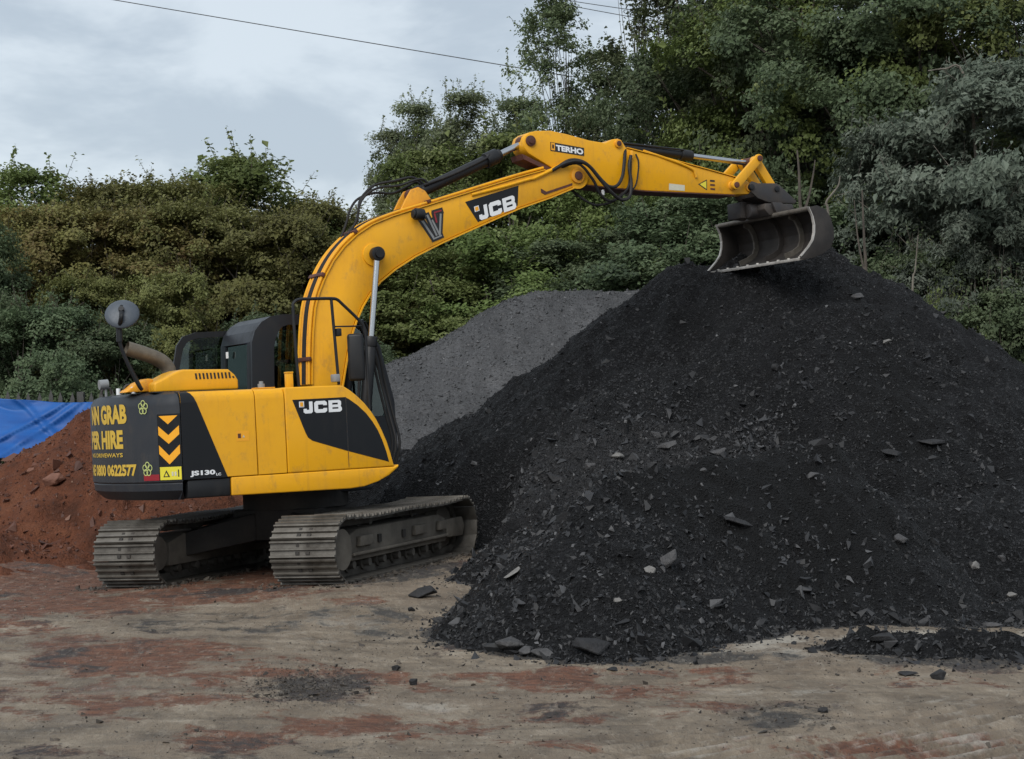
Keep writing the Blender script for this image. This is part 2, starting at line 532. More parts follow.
# ---------------------------------------------------------------- terrain materials
def heap_material():
    M = Mat('black_spoil')
    n1 = M.noise(1.6, 6, 0.6)
    n2 = M.noise(28, 4, 0.7)
    v = M.n('ShaderNodeTexVoronoi', Scale=42.0)
    M.t.links.new(M.coord(), v.inputs['Vector'])
    v2 = M.n('ShaderNodeTexVoronoi', Scale=95.0)
    M.t.links.new(M.coord(), v2.inputs['Vector'])
    base = M.ramp(n1, [(0.3, (0.0045, 0.0047, 0.0055)), (0.7, (0.0105, 0.0109, 0.0124))])
    sep = M.n('ShaderNodeSeparateColor'); M.t.links.new(v.outputs['Color'], sep.inputs[0])
    chip = M.ramp(sep.outputs[0], [(0.70, 0.0), (1.0, 1.0)])
    zone = M.ramp(M.noise(0.75, 4, 0.6), [(0.36, 0.25), (0.6, 1.0)])
    c = M.mixc(M.math('MULTIPLY', M.math('MULTIPLY', chip, zone), M.ramp(n2, [(0.35, 0.0), (0.58, 1.0)])), base, (0.070, 0.0715, 0.076))
    c = M.mixc(M.math('MULTIPLY', M.ramp(M.math('ADD', M.attr('rubble'), M.math('SUBTRACT', M.noise(3, 6, 0.65), 0.5)), [(0.35, 0.0), (0.8, 1.0)]), M.ramp(n2, [(0.35, 0.0), (0.6, 0.75)])), c, (0.055, 0.055, 0.058))
    c = M.mixc(M.math('MULTIPLY', M.ramp(M.math('ADD', M.attr('fines'), M.math('SUBTRACT', M.noise(4, 5, 0.6), 0.5)), [(0.4, 0.0), (0.75, 1.0)]), 0.85), c, (0.0062, 0.0063, 0.0068))
    h = M.math('ADD', M.math('MULTIPLY', v.outputs['Distance'], 0.9), M.math('MULTIPLY', n2, 0.9))
    h = M.math('ADD', h, M.math('MULTIPLY', v2.outputs['Distance'], 0.5))
    return M.done(c, 0.72, spec=0.22, normal=M.bump(h, 1.0, 0.06))
def gravel_material():
    M = Mat('grey_gravel')
    n1 = M.noise(0.9, 5, 0.6, stretch=(1, 1, 0.5))
    n3 = M.noise(1.6, 4, 0.6, stretch=(3.0, 0.5, 0.5))
    v = M.n('ShaderNodeTexVoronoi', Scale=34.0); M.t.links.new(M.coord(), v.inputs['Vector'])
    n2 = M.noise(40, 3, 0.6)
    base = M.ramp(M.math('MULTIPLY', M.math('ADD', n1, n3), 0.5), [(0.32, (0.040, 0.041, 0.043)), (0.66, (0.092, 0.093, 0.097))])
    sep = M.n('ShaderNodeSeparateColor'); M.t.links.new(v.outputs['Color'], sep.inputs[0])
    c = M.mixc(M.ramp(sep.outputs[0], [(0.0, 0.55), (1.0, 0.0)]), base, (0.022, 0.0225, 0.024))
    h = M.math('ADD', v.outputs['Distance'], n2)
    return M.done(c, 0.8, spec=0.25, normal=M.bump(h, 0.7, 0.03))
def red_material():
    M = Mat('red_clay')
    n1 = M.noise(1.8, 6, 0.65)
    n2 = M.noise(15, 5, 0.7)
    c = M.ramp(n1, [(0.28, (0.062, 0.025, 0.015)), (0.5, (0.140, 0.050, 0.026)), (0.72, (0.205, 0.082, 0.043))])
    c = M.mixc(M.ramp(n2, [(0.45, 0.0), (0.75, 0.55)]), c, (0.072, 0.034, 0.024))
    return M.done(c, 0.85, spec=0.2, normal=M.bump(M.math('ADD', n2, M.noise(5, 6, 0.7)), 1.0, 0.10))
def ground_material():
    M = Mat('yard_mud')
    fine = M.noise(9, 8, 0.75, stretch=(1, 0.42, 1))
    mid = M.noise(1.9, 8, 0.68, stretch=(0.9, 0.62, 1), dist=0.5)
    streak = M.noise(2.0, 6, 0.66, stretch=(0.30, 2.6, 1), dist=0.5)
    big = M.noise(0.40, 4, 0.6)
    base = M.ramp(M.math('ADD', M.math('MULTIPLY', mid, 0.68), M.math('MULTIPLY', streak, 0.32)), [(0.36, (0.080, 0.063, 0.047)), (0.46, (0.166, 0.134, 0.099)), (0.55, (0.224, 0.184, 0.138)), (0.66, (0.335, 0.290, 0.230))])
    base = M.mixc(M.ramp(big, [(0.42, 0.0), (0.58, 0.45)]), base, (0.160, 0.122, 0.090))
    stain = M.noise(1.1, 7, 0.7, stretch=(0.6, 1.3, 1), dist=0.8)
    base = M.mixc(M.ramp(stain, [(0.54, 0.0), (0.68, 0.65)]), base, (0.088, 0.076, 0.063))
    jit = M.math('MULTIPLY', M.math('SUBTRACT', M.noise(2.6, 10, 0.74, stretch=(0.85, 0.75, 1), dist=0.3), 0.5), 2.4)
    def mask(a, lo, hi):
        return M.ramp(M.math('ADD', M.attr(a), jit), [(lo, 0.0), (hi, 1.0)])
    red = M.mixc(M.ramp(M.noise(9, 5, 0.7, stretch=(0.6, 1.6, 1)), [(0.35, 0.0), (0.65, 1.0)]), (0.066, 0.030, 0.020), (0.180, 0.076, 0.044))
    c = M.mixc(M.math('MULTIPLY', mask('red_soil', 0.36, 0.52), 0.92), base, red)
    c = M.mixc(M.math('MULTIPLY', mask('pale_mud_rut_light', 0.36, 0.66), 0.75), c, (0.365, 0.340, 0.295))
    c = M.mixc(M.math('MULTIPLY', mask('black_grit', 0.36, 0.58), 0.9), c, (0.034, 0.033, 0.033))
    speck = M.n('ShaderNodeTexVoronoi', Scale=26.0); M.t.links.new(M.coord(), speck.inputs['Vector'])
    sep = M.n('ShaderNodeSeparateColor'); M.t.links.new(speck.outputs['Color'], sep.inputs[0])
    dots = M.math('MULTIPLY', M.ramp(sep.outputs[0], [(0.93, 0.0), (0.95, 1.0)]), M.ramp(speck.outputs['Distance'], [(0.22, 1.0), (0.34, 0.0)]))
    c = M.mixc(M.math('MULTIPLY', dots, 0.75), c, (0.045, 0.040, 0.037))
    grain = M.noise(13, 7, 0.78, stretch=(1, 0.42, 1))
    c = M.mixc(M.ramp(grain, [(0.52, 0.0), (0.72, 0.45)]), c, (0.40, 0.36, 0.30))
    c = M.mixc(M.ramp(fine, [(0.30, 0.55), (0.46, 0.0)]), c, (0.070, 0.058, 0.046))
    h = M.math('ADD', M.math('MULTIPLY', fine, 0.7), M.math('ADD', M.math('MULTIPLY', streak, 0.5), M.math('MULTIPLY', mid, 0.8)))
    return M.done(c, M.ramp(mid, [(0.3, 0.55), (0.6, 0.85)]), spec=0.28, normal=M.bump(h, 1.0, 0.07))

def lin_out(a, b, step, far, growth=1.35):
    inner = np.arange(a, b + step / 2, step)
    lo = []; s = step; x = a
    while x > far[0]:
        s *= growth; x -= s; lo.append(x)
    hi = []; s = step; x = inner[-1]
    while x < far[1]:
        s *= growth; x += s; hi.append(x)
    return np.concatenate([lo[::-1], inner, hi])

# ground: one sheet to the horizon
xs = lin_out(-6.3, 6.6, 0.032, (-600, 600)); ys = lin_out(9.2, 21.6, 0.032, (-300, 900))
V, F = grid(xs, ys, H_ground)
gx, gy = V[:, 0], V[:, 1]
V[:, 2] = np.where((np.abs(gx) > 40) | (np.abs(gy) > 60), -0.02, V[:, 2])
def blot(spots, s=1.0):
    m = np.zeros(len(V))
    for px, py, rx, ry, w in spots:
        cx, cy = gpt(px, py)
        ex = rx / FPX * cy; ey = ry * cy * cy / (EYE * FPX)
        m = np.maximum(m, w * np.exp(-(((gx - cx) / ex) ** 2 + ((gy - cy) / ey) ** 2) ** 0.8))
    return m
red = blot([(130, 655, 115, 20, 1.0), (60, 600, 150, 16, 1.0), (210, 590, 130, 14, 1.0), (120, 575, 160, 16, 0.9), (100, 708, 30, 9, 0.8), (235, 738, 70, 14, 0.9), (360, 722, 120, 17, 0.75), (565, 672, 55, 11, 0.95),
            (640, 690, 80, 12, 0.6), (880, 748, 130, 16, 0.8), (290, 672, 70, 5, 0.85), (480, 640, 60, 8, 0.6), (30, 570, 80, 20, 0.9), (690, 705, 120, 16, 0.45), (540, 745, 140, 12, 0.45), (60, 750, 90, 12, 0.4)])
dark = blot([(310, 683, 62, 15, 0.95), (700, 657, 140, 5, 0.8), (780, 714, 80, 12, 0.65), (570, 705, 80, 12, 0.5), (400, 577, 90, 16, 0.8), (230, 592, 150, 8, 0.55), (440, 630, 30, 16, 0.7), (960, 660, 120, 12, 0.8), (90, 690, 90, 9, 0.3), (40, 665, 60, 12, 0.35)])
pale = blot([(650, 646, 110, 9, 1.1), (930, 606, 70, 6, 1.1), (960, 640, 130, 10, 1.1), (760, 640, 80, 6, 1.0), (800, 655, 110, 12, 0.5), (330, 620, 90, 22, 0.45), (420, 700, 130, 8, 0.4), (120, 690, 130, 8, 0.4), (930, 700, 120, 12, 0.35), (760, 690, 120, 6, 0.45)])
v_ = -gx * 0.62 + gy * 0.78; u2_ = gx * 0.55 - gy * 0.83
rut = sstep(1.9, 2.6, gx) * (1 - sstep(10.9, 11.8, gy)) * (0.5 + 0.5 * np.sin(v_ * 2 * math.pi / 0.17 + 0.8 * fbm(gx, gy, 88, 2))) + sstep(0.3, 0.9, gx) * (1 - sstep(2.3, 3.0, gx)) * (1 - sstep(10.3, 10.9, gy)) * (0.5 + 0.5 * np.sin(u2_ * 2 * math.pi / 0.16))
pale = np.maximum(pale, 0.36 * rut)  # rut ridge tops painted paler, standing in for light on the relief
red = np.maximum(red, 0.42 * sstep(0.0, 0.45, fbm(gx * 0.45 + 3, gy * 0.8, 231, 3)))
dark = np.maximum(dark, 0.36 * sstep(0.05, 0.5, fbm(gx * 0.55 + 9, gy * 0.9, 241, 3)))
near = (gx > -3) & (gx < 12) & (gy > 11) & (gy < 26)
hh = np.full(len(V), -9.0); hh[near] = H_heap(gx[near], gy[near]) - V[near, 2]
dark = np.maximum(dark, sstep(-0.13, 0.0, hh) * 0.9)
red = np.maximum(red, 0.95 * sstep(17.9, 19.2, gy) * (1 - sstep(-4.6, -3.4, gx)))
red = np.maximum(red, 0.9 * sstep(17.6, 18.4, gy) * (1 - sstep(-1.9, -1.2, gx)) * (1 - sstep(20, 21, gy)) * 0.7)
far_soil = sstep(21.0, 24.0, gy)
dark = np.maximum(dark, far_soil * 0.5)
me = np_mesh('ground', V, F, {'red_soil': red, 'black_grit': dark, 'pale_mud_rut_light': pale}, smooth=True)
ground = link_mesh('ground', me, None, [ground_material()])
tag(ground, 'churned beige yard ground with red clay smears and scrape marks', 'ground', kind='structure')

# heaps
HEAP_M = heap_material()
xs = np.arange(-2.6, 9.0, 0.034); ys = np.concatenate([np.arange(12.0, 23.8, 0.034), np.arange(23.8, 27.5, 0.12)])
V, F = grid(xs, ys, H_heap, cut=lambda x, y, z: z > -0.12)
rubble = np.exp(-(((V[:, 0] - 1.0) / 2.0) ** 2 + ((V[:, 1] - 20.0) / 0.9) ** 2))
fines = 1.3 * np.exp(-((((V[:, 0] - 2.0) / 1.6) ** 2 + ((V[:, 1] - 15.8) / 1.0) ** 2)) ** 1.5) + 0.8 * np.exp(-(((V[:, 0] - 4.3) / 0.8) ** 2 + ((V[:, 1] - 20.5) / 2.0) ** 2))
heap = link_mesh('spoil_heap', np_mesh('spoil_heap', V, F, {'fines': fines, 'rubble': rubble}, smooth=True), None, [HEAP_M])
tag(heap, 'large black spoil heap with lower apron beneath the excavator bucket', 'heap')
xs = np.arange(-8.5, 8.0, 0.07); ys = np.arange(22.5, 34.0, 0.07)
V, F = grid(xs, ys, H_gravel, cut=lambda x, y, z: z > -0.1)
gheap = link_mesh('gravel_heap', np_mesh('gravel_heap', V, F, smooth=True), None, [gravel_material()])
tag(gheap, 'grey gravel heap standing behind the black spoil heap', 'heap')
RED_M = red_material()
xs = np.arange(-11.0, -1.4, 0.045); ys = np.arange(18.2, 27.0, 0.045)
V, F = grid(xs, ys, H_red, cut=lambda x, y, z: z > -0.1)
rheap = link_mesh('clay_heap', np_mesh('clay_heap', V, F, smooth=True), None, [RED_M])
tag(rheap, 'red clay heap behind the excavator counterweight', 'heap')

# ================================================================ excavator
digger = empty('excavator')
Mw = Matrix([[*MT[0], MO[0]], [*MT[1], MO[1]], [*MT[2], MO[2]], [0, 0, 0, 1]])
digger.matrix_world = Mw
tag(digger, 'yellow tracked excavator with raised boom and wide bucket on the black heap', 'excavator')
SW = Matrix.Rotation(rad(20.76595 - 61.44099), 4, 'Z')      # upper structure slewed to the right of the tracks

# ---------- text and flat print
def text_geo(txt, h, w=None, bold=0.0, shear=0.0):
    """flat text as (verts2d, tris), lower left at 0,0, scaled to height h and width w"""
    cu = bpy.data.curves.new('t', 'FONT')
    cu.body = txt; cu.size = 1.0; cu.offset = bold; cu.shear = shear; cu.resolution_u = 3
    ob = bpy.data.objects.new('t', cu); COL.objects.link(ob)
    bpy.context.view_layer.update()
    me = bpy.data.meshes.new_from_object(ob.evaluated_get(bpy.context.evaluated_depsgraph_get()))
    bpy.data.objects.remove(ob); bpy.data.curves.remove(cu)
    bm = bmesh.new(); bm.from_mesh(me)
    bmesh.ops.triangulate(bm, faces=bm.faces)
    for _ in range(2):
        es = [e for e in bm.edges if e.calc_length() > 0.22]
        if es: bmesh.ops.subdivide_edges(bm, edges=es, cuts=1)
        bmesh.ops.triangulate(bm, faces=bm.faces)
    P = np.array([v.co[:2] for v in bm.verts]); T = []
    for i, v in enumerate(bm.verts): v.index = i
    for f in bm.faces: T.append(tuple(v.index for v in f.verts))
    bm.free(); bpy.data.meshes.remove(me)
    P -= P.min(0)
    P[:, 1] *= h / P[:, 1].max()
    if w: P[:, 0] *= w / P[:, 0].max()
    return P, T
def print_mesh(name, P, T, mapf, mat, parent, th=0.0):
    m = MB(); m.add([mapf(u, v) for u, v in P], T)
    o = m.build(name, mat, parent, SW, clean=False)
    return o
def tri_fan(poly):
    return [(0, i, i + 1) for i in range(1, len(poly) - 1)]

# block logo letters on a 0..1 cell grid, convex pieces that only butt
def logo_letters(h, w):
    J = [[(0.42, 0.30), (0.68, 0.30), (0.68, 1.0), (0.42, 1.0)], [(0.12, 0.0), (0.56, 0.0), (0.68, 0.12), (0.68, 0.30), (0.0, 0.30), (0.0, 0.12)], [(0.0, 0.30), (0.24, 0.30), (0.24, 0.40), (0.0, 0.40)]]
    Cc = [[(0.0, 0.14), (0.28, 0.30), (0.28, 0.70), (0.0, 0.86)], [(0.0, 0.14), (0.14, 0.0), (0.80, 0.0), (0.94, 0.14), (0.94, 0.30), (0.28, 0.30)], [(0.0, 0.86), (0.28, 0.70), (0.94, 0.70), (0.94, 0.86), (0.80, 1.0), (0.14, 1.0)],
          [(0.66, 0.30), (0.94, 0.30), (0.94, 0.38), (0.66, 0.38)], [(0.66, 0.62), (0.94, 0.62), (0.94, 0.70), (0.66, 0.70)]]
    Bb = [[(0.0, 0.0), (0.28, 0.0), (0.28, 1.0), (0.0, 1.0)], [(0.28, 0.0), (0.84, 0.0), (0.98, 0.12), (0.98, 0.26), (0.28, 0.26)], [(0.28, 0.40), (0.94, 0.40), (0.90, 0.52), (0.94, 0.62), (0.28, 0.62)],
          [(0.28, 0.78), (0.94, 0.78), (0.94, 0.88), (0.80, 1.0), (0.28, 1.0)], [(0.72, 0.26), (0.98, 0.26), (0.98, 0.34), (0.94, 0.40), (0.72, 0.40)], [(0.69, 0.62), (0.94, 0.62), (0.94, 0.78), (0.69, 0.78)]]
    P = []; T = []
    x0 = 0.0
    for L, adv in ((J, 0.80), (Cc, 1.06), (Bb, 0.98)):
        for poly in L:
            n = len(P); P += [(x0 + a, b) for a, b in poly]; T += [tuple(i + n for i in t) for t in tri_fan(poly)]
        x0 += adv
    P = np.array(P); P[:, 0] *= w / x0; P[:, 1] *= h
    return P, T
def quad_print(name, poly, mapf, mat, parent):
    return print_mesh(name, np.array(poly), tri_fan(poly), mapf, mat, parent)

# ---------- undercarriage
XR, ZR, RR = 1.49, 0.305, 0.335           # wheel centres and outer wrap radius of the shoes
def shoe_mesh():
    m = MB()
    m.box((-0.082, -0.35, -0.018), (0.082, 0.35, 0.0))
    for x, h in ((-0.070, 0.024), (0.0, 0.024), (0.070, 0.026)):
        m.prism([(x - 0.013, 0.0005), (x + 0.013, 0.0005), (x + 0.008, h), (x - 0.008, h)], -0.35, 0.35)
    for y in (-0.055, 0.055):
        m.box((0.022, y - 0.016, 0.0008), (0.048, y + 0.016, 0.004), 1)
        m.box((-0.052, y - 0.02, 0.0008), (-0.022, y + 0.02, 0.012), 1)
    o = m.build('track_shoe', [SHOE, DARKM])
    return o
shoe0 = shoe_mesh(); shoe_me = shoe0.data; bpy.data.objects.remove(shoe0)
def track_path(n):
    L = 2 * XR; C = math.pi * (RR - 0.02); tot = 2 * L + 2 * C; out = []
    for i in range(n):
        s = (i + 0.35) / n * tot
        if s < L:
            sag = 0.028 * math.sin(math.pi * s / L) + 0.012 * math.sin(3 * math.pi * s / L)
            out.append((-XR + s, ZR + RR - 0.02 - sag, 0.0, (0, 1)))
        elif s < L + C:
            a = (s - L) / (RR - 0.02); out.append((XR + (RR - 0.02) * math.sin(a), ZR + (RR - 0.02) * math.cos(a), a, None))
        elif s < 2 * L + C:
            out.append((XR - (s - L - C), ZR - RR + 0.02, math.pi, None))
        else:
            a = (s - 2 * L - C) / (RR - 0.02); out.append((-XR - (RR - 0.02) * math.sin(a), ZR - (RR - 0.02) * math.cos(a), math.pi + a, None))
    return out
for side in (-1, 1):
    yc = side * 0.995
    mb = MB()                                      # chain links inside the shoes
    for (x, z, a, _) in track_path(46):
        R = Matrix.Rotation(a, 3, 'Y')
        for dy in (-0.085, 0.085):
            mb.obox(Vector((x, yc + dy, z)) + R @ Vector((0, 0, -0.055)), (0.088, 0.018, 0.036), R)
    track = mb.build('track', STEEL, digger)
    for (x, z, a, _) in track_path(46):
        o = bpy.data.objects.new('track_shoe', shoe_me); COL.objects.link(o); o.parent = track
        jr = random.uniform(-0.02, 0.02)
        o.matrix_local = Matrix.Translation((x, yc, z)) @ Matrix.Rotation(a + jr, 4, 'Y')
    # side frame: tapered beam with stepped ends
    mb = MB()
    y0, y1 = yc - 0.20, yc + 0.20
    mb.prism([(-1.28, 0.16), (1.22, 0.16), (1.34, 0.22), (1.34, 0.38), (1.05, 0.47), (-1.0, 0.47), (-1.28, 0.40)], y0, y1)
    fr = mb.build('track_frame', FRAME, digger, bevel=0.015)
    mb = MB()
    ys_ = (y0 - 0.05, y0 - 0.003) if side < 0 else (y1 + 0.003, y1 + 0.05)
    for xa, xb in ((-1.05, -0.72), (0.30, 0.62), (0.95, 1.16)):
        mb.prism([(xa, 0.30), (xb, 0.30), (xb - 0.02, 0.40), (xa + 0.02, 0.40)], *ys_)
    mb.prism([(-1.2, 0.215), (1.2, 0.215), (1.2, 0.245), (-1.2, 0.245)], *ys_)
    mb.build('step_plate', FRAME, fr, bevel=0.008)
    for xa in (-0.55, 0.05):
        mb = MB(); mb.box((xa, ys_[0] + 0.03 if side < 0 else ys_[0], 0.30), (xa + 0.07, ys_[1] if side < 0 else ys_[1] - 0.03, 0.38)); mb.build('frame_slot', DARKM, fr)
    for nm, x, r, w in (('sprocket', -XR, 0.245, 0.10), ('idler_wheel', XR, 0.245, 0.13)):
        mb = MB()
        mb.cyl((x, yc - w / 2, ZR), (x, yc + w / 2, ZR), r, 28)
        mb.cyl((x, yc - 0.20, ZR), (x, yc + 0.20, ZR), 0.17 if nm == 'sprocket' else 0.09, 24)
        if nm == 'sprocket':
            for k in range(21):
                a = 2 * math.pi * k / 21
                R = Matrix.Rotation(a, 3, 'Y')
                mb.obox(Vector((x, yc, ZR)) + R @ Vector((0, 0, 0.25)), (0.018, 0.035, 0.025), R)
            out = -1 if side < 0 else 1
            mb.cyl((x, yc + out * 0.19, ZR), (x, yc + out * 0.27, ZR), 0.20, 28)
        mb.build(nm, FRAME, digger, bevel=0.0)
    # fork plates at the idler end
    out = side
    ya, yb = sorted((yc + out * 0.16, yc + out * 0.23))
    mb = MB(); mb.prism([(1.20, 0.20), (1.66, 0.19), (1.72, 0.30), (1.66, 0.40), (1.20, 0.40)], ya, yb); mb.build('end_plate', FRAME, digger, bevel=0.012)
    mb = MB(); mb.prism([(-1.66, 0.20), (-1.20, 0.18), (-1.20, 0.43), (-1.62, 0.43), (-1.70, 0.31)], ya, yb)
    mb.build('end_plate', FRAME, digger, bevel=0.012)
    for x in (-1.08, -0.72, -0.36, 0.0, 0.36, 0.72, 1.08):
        mb = MB()
        for dy in (-0.09, 0.09):
            mb.cyl((x, yc + dy - 0.035, 0.12), (x, yc + dy + 0.035, 0.12), 0.078, 18)
        mb.cyl((x, yc - 0.19, 0.12), (x, yc + 0.19, 0.12), 0.04, 12)
        mb.build('bottom_roller', STEEL, digger)
    for x in (-0.5, 0.55):
        mb = MB(); mb.cyl((x, yc - 0.11, 0.53), (x, yc + 0.11, 0.53), 0.052, 16)
        mb.box((x - 0.05, yc - 0.02, 0.44), (x + 0.05, yc + 0.02, 0.53))
        mb.build('carrier_roller', STEEL, digger)
mb = MB()                                              # X-shaped car body
mb.box((-0.52, -0.48, 0.34), (0.52, 0.48, 0.66))
for sx in (-1, 1):
    for sy in (-1, 1):
        mb.add([(sx * 0.30, sy * 0.46, 0.34), (sx * 0.53, sy * 0.20, 0.34), (sx * 1.0, sy * 0.85, 0.22), (sx * 0.55, sy * 0.85, 0.22),
                (sx * 0.30, sy * 0.46, 0.63), (sx * 0.53, sy * 0.20, 0.63), (sx * 1.0, sy * 0.85, 0.46), (sx * 0.55, sy * 0.85, 0.46)],
               [(0, 3, 2, 1), (4, 5, 6, 7), (0, 1, 5, 4), (1, 2, 6, 5), (2, 3, 7, 6), (3, 0, 4, 7)])
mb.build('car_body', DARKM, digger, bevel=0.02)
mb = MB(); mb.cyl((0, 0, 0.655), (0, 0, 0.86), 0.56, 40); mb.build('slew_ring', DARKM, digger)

# ---------- upper frame and counterweight (upper coordinates: x forward, y left, z up)
mb = MB()
mb.prism([(-1.55, 0.862), (0.40, 0.862), (0.56, 0.95), (0.56, 1.05), (-1.55, 1.05)], -1.0, 0.20)
mb.prism([(-1.55, 0.862), (0.95, 0.862), (1.25, 0.95), (1.25, 1.05), (-1.55, 1.05)], 0.203, 1.14)
mb.prism([(-0.35, 0.80), (0.7, 0.80), (0.7, 0.86), (-0.35, 0.86)], -0.45, 0.45)
deck = mb.build('upper_frame', BLACK, digger, SW, bevel=0.012)
mb = MB()
for ya, yb in ((-0.30, -0.24), (0.24, 0.30)):
    mb.prism([(-0.35, 1.05), (0.85, 1.05), (0.80, 1.38), (0.30, 1.74), (0.02, 1.74), (-0.30, 1.30)], ya, yb)
mb.build('boom_bracket', BLACK, deck, SW, bevel=0.01)

CR = 2.10
A1 = math.asin(1.25 / CR)
def cw_ring(dr, z, n=44):
    """plan outline of the counterweight at inset dr, height z"""
    r = CR - dr; y = 1.25 - dr
    a = math.asin(y / r)
    pts = []
    for i in range(n + 1):
        t = -a + 2 * a * i / n
        f = 1 - 0.020 * (abs(t) / a) ** 10
        pts.append((-r * math.cos(t) * f, r * math.sin(t) * (1 - 0.006 * (abs(t) / a) ** 10), z))
    return [(-1.648, -y, z)] + pts + [(-1.648, y, z)]
def loft(rings, cap=True):
    V = []; F = []; n = len(rings[0])
    for r in rings: V += r
    for i in range(len(rings) - 1):
        for k in range(n - 1):
            F.append((i * n + k, i * n + k + 1, (i + 1) * n + k + 1, (i + 1) * n + k))
        F.append((i * n + n - 1, i * n, (i + 1) * n, (i + 1) * n + n - 1))
    if cap:
        F.append(tuple(range(n - 1, -1, -1)))
        F.append(tuple(range((len(rings) - 1) * n, len(rings) * n)))
    return V, F
mb = MB()
mb.add(*loft([cw_ring(0.12, 0.862), cw_ring(0.07, 0.90), cw_ring(0.015, 0.955), cw_ring(0.008, 1.020), cw_ring(0.014, 1.030), cw_ring(0.0, 1.045), cw_ring(0.0, 1.78), cw_ring(0.012, 1.84), cw_ring(0.045, 1.89), cw_ring(0.10, 1.915), cw_ring(0.30, 1.925)]))
cw = mb.build('counterweight', GREY, digger, SW, angle=28)
def on_cw(off=0.004):
    def f(s, z):
        t = -s / (CR)
        a = abs(t) / A1
        k = 1 - 0.020 * a ** 10
        r = CR + off
        return (-r * math.cos(t) * k, r * math.sin(t) * (1 - 0.006 * a ** 10), z)
    return f
cwf = on_cw(0.004)
def cw_text(txt, s_right, z0, h, w, bold=0.02):
    P, T = text_geo(txt, h, w, bold)
    print_mesh('lettering', P, T, lambda u, v: cwf(s_right - w + u, z0 + v), TXT_Y, cw)
cw_text('NN GRAB', 0.665, 1.625, 0.195, 0.93, 0.05)
cw_text('PER HIRE', 0.585, 1.38, 0.185, 0.92, 0.05)
cw_text('NG DRIVEWAYS', 0.570, 1.297, 0.042, 0.90, 0.02)
cw_text('NE 0800 0622577', 0.790, 1.107, 0.120, 1.16, 0.045)
for s_, z_ in ((0.925, 1.775), (0.948, 1.172)):
    P = []; T = []
    for k in range(5):                                   # five interlocked rings
        a0 = 2 * math.pi * k / 5 + 0.3; cx, cy = 0.036 * math.cos(a0), 0.040 * math.sin(a0)
        n = len(P)
        for j in range(12):
            a = 2 * math.pi * j / 12
            P += [(cx + 0.022 * math.cos(a), cy + 0.024 * math.sin(a)), (cx + 0.032 * math.cos(a), cy + 0.034 * math.sin(a))]
        for j in range(12):
            i0 = n + 2 * j; i1 = n + 2 * ((j + 1) % 12)
            T += [(i0, i1, i1 + 1), (i0, i1 + 1, i0 + 1)]
    Pk = np.array(P)
    for k in range(5):
        sl = slice(k * 24, (k + 1) * 24)
    tk = [T[k * 24:(k + 1) * 24] for k in range(5)]
    m = MB()
    for k in range(5):
        g = on_cw(0.004 + 0.0012 * k)
        m.add([g(s_ + u, z_ + v) for u, v in Pk[k * 24:(k + 1) * 24]], [tuple(i - k * 24 for i in t) for t in tk[k]])
    m.build('ring_emblem', RINGG, cw, SW, clean=False)
def strip(poly_l, poly_r, n=6):
    """band between two matched edge lists, subdivided along the surface"""
    P = []; T = []
    for (a, b) in zip(poly_l, poly_r):
        for j in range(n + 1):
            P.append((a[0] + (b[0] - a[0]) * j / n, a[1] + (b[1] - a[1]) * j / n))
    for i in range(len(poly_l) - 1):
        for j in range(n):
            q = i * (n + 1) + j
            T += [(q, q + 1, q + n + 2), (q, q + n + 2, q + n + 1)]
    return np.array(P), T
g1 = on_cw(0.0035); g2 = on_cw(0.006)
P, T = strip([(1.10, 1.055), (1.10, 1.70)], [(1.345, 1.055), (1.345, 1.70)])
print_mesh('chevron_board', P, T, g1, DECAL, cw)
for k, (zt, zb, top) in enumerate(((1.683, 1.600, True), (1.585, 1.41, False), (1.40, 1.212, False))):
    xa, xb, xm = 1.112, 1.335, 1.225
    if top:
        polys = [[(xa + 0.01, zt), (xm, zb), (xm, zt)], [(xm, zb), (xb - 0.01, zt), (xm, zt)]]
    else:
        d = 0.085
        polys = [[(xa, zt), (xa, zt - d), (xm, zb), (xm, zb + d)], [(xm, zb), (xb, zt - d), (xb, zt), (xm, zb + d)]]
    P = []; T = []
    for poly in polys:
        n = len(P); P += poly; T += [tuple(i + n for i in t) for t in tri_fan(poly)]
    print_mesh('chevron', np.array(P), T, g2, CHEV, cw)
P, T = strip([(1.112, 1.062), (1.112, 1.187)], [(1.340, 1.062), (1.340, 1.187)])
print_mesh('warning_label', P, T, g2, LABEL_Y, cw)
g3 = on_cw(0.009)
quad_print('warning_symbol', [(1.15, 1.09), (1.225, 1.09), (1.187, 1.158)], g3, INK, cw)
quad_print('warning_symbol', [(1.168, 1.098), (1.207, 1.098), (1.187, 1.135)], on_cw(0.011), LABEL_Y, cw)
for a in (1.245, 1.275):
    quad_print('warning_symbol', [(a, 1.10), (a + 0.018, 1.10), (a + 0.018, 1.14), (a, 1.14)], g3, PALE, cw)
quad_print('warning_symbol', [(1.308, 1.09), (1.318, 1.09), (1.318, 1.16), (1.308, 1.16)], g3, INK, cw)
P, T = strip([(0.895, 1.058), (0.895, 1.118)], [(1.10, 1.058), (1.10, 1.118)])
print_mesh('reflector_strip', P, T, g2, RED, cw)

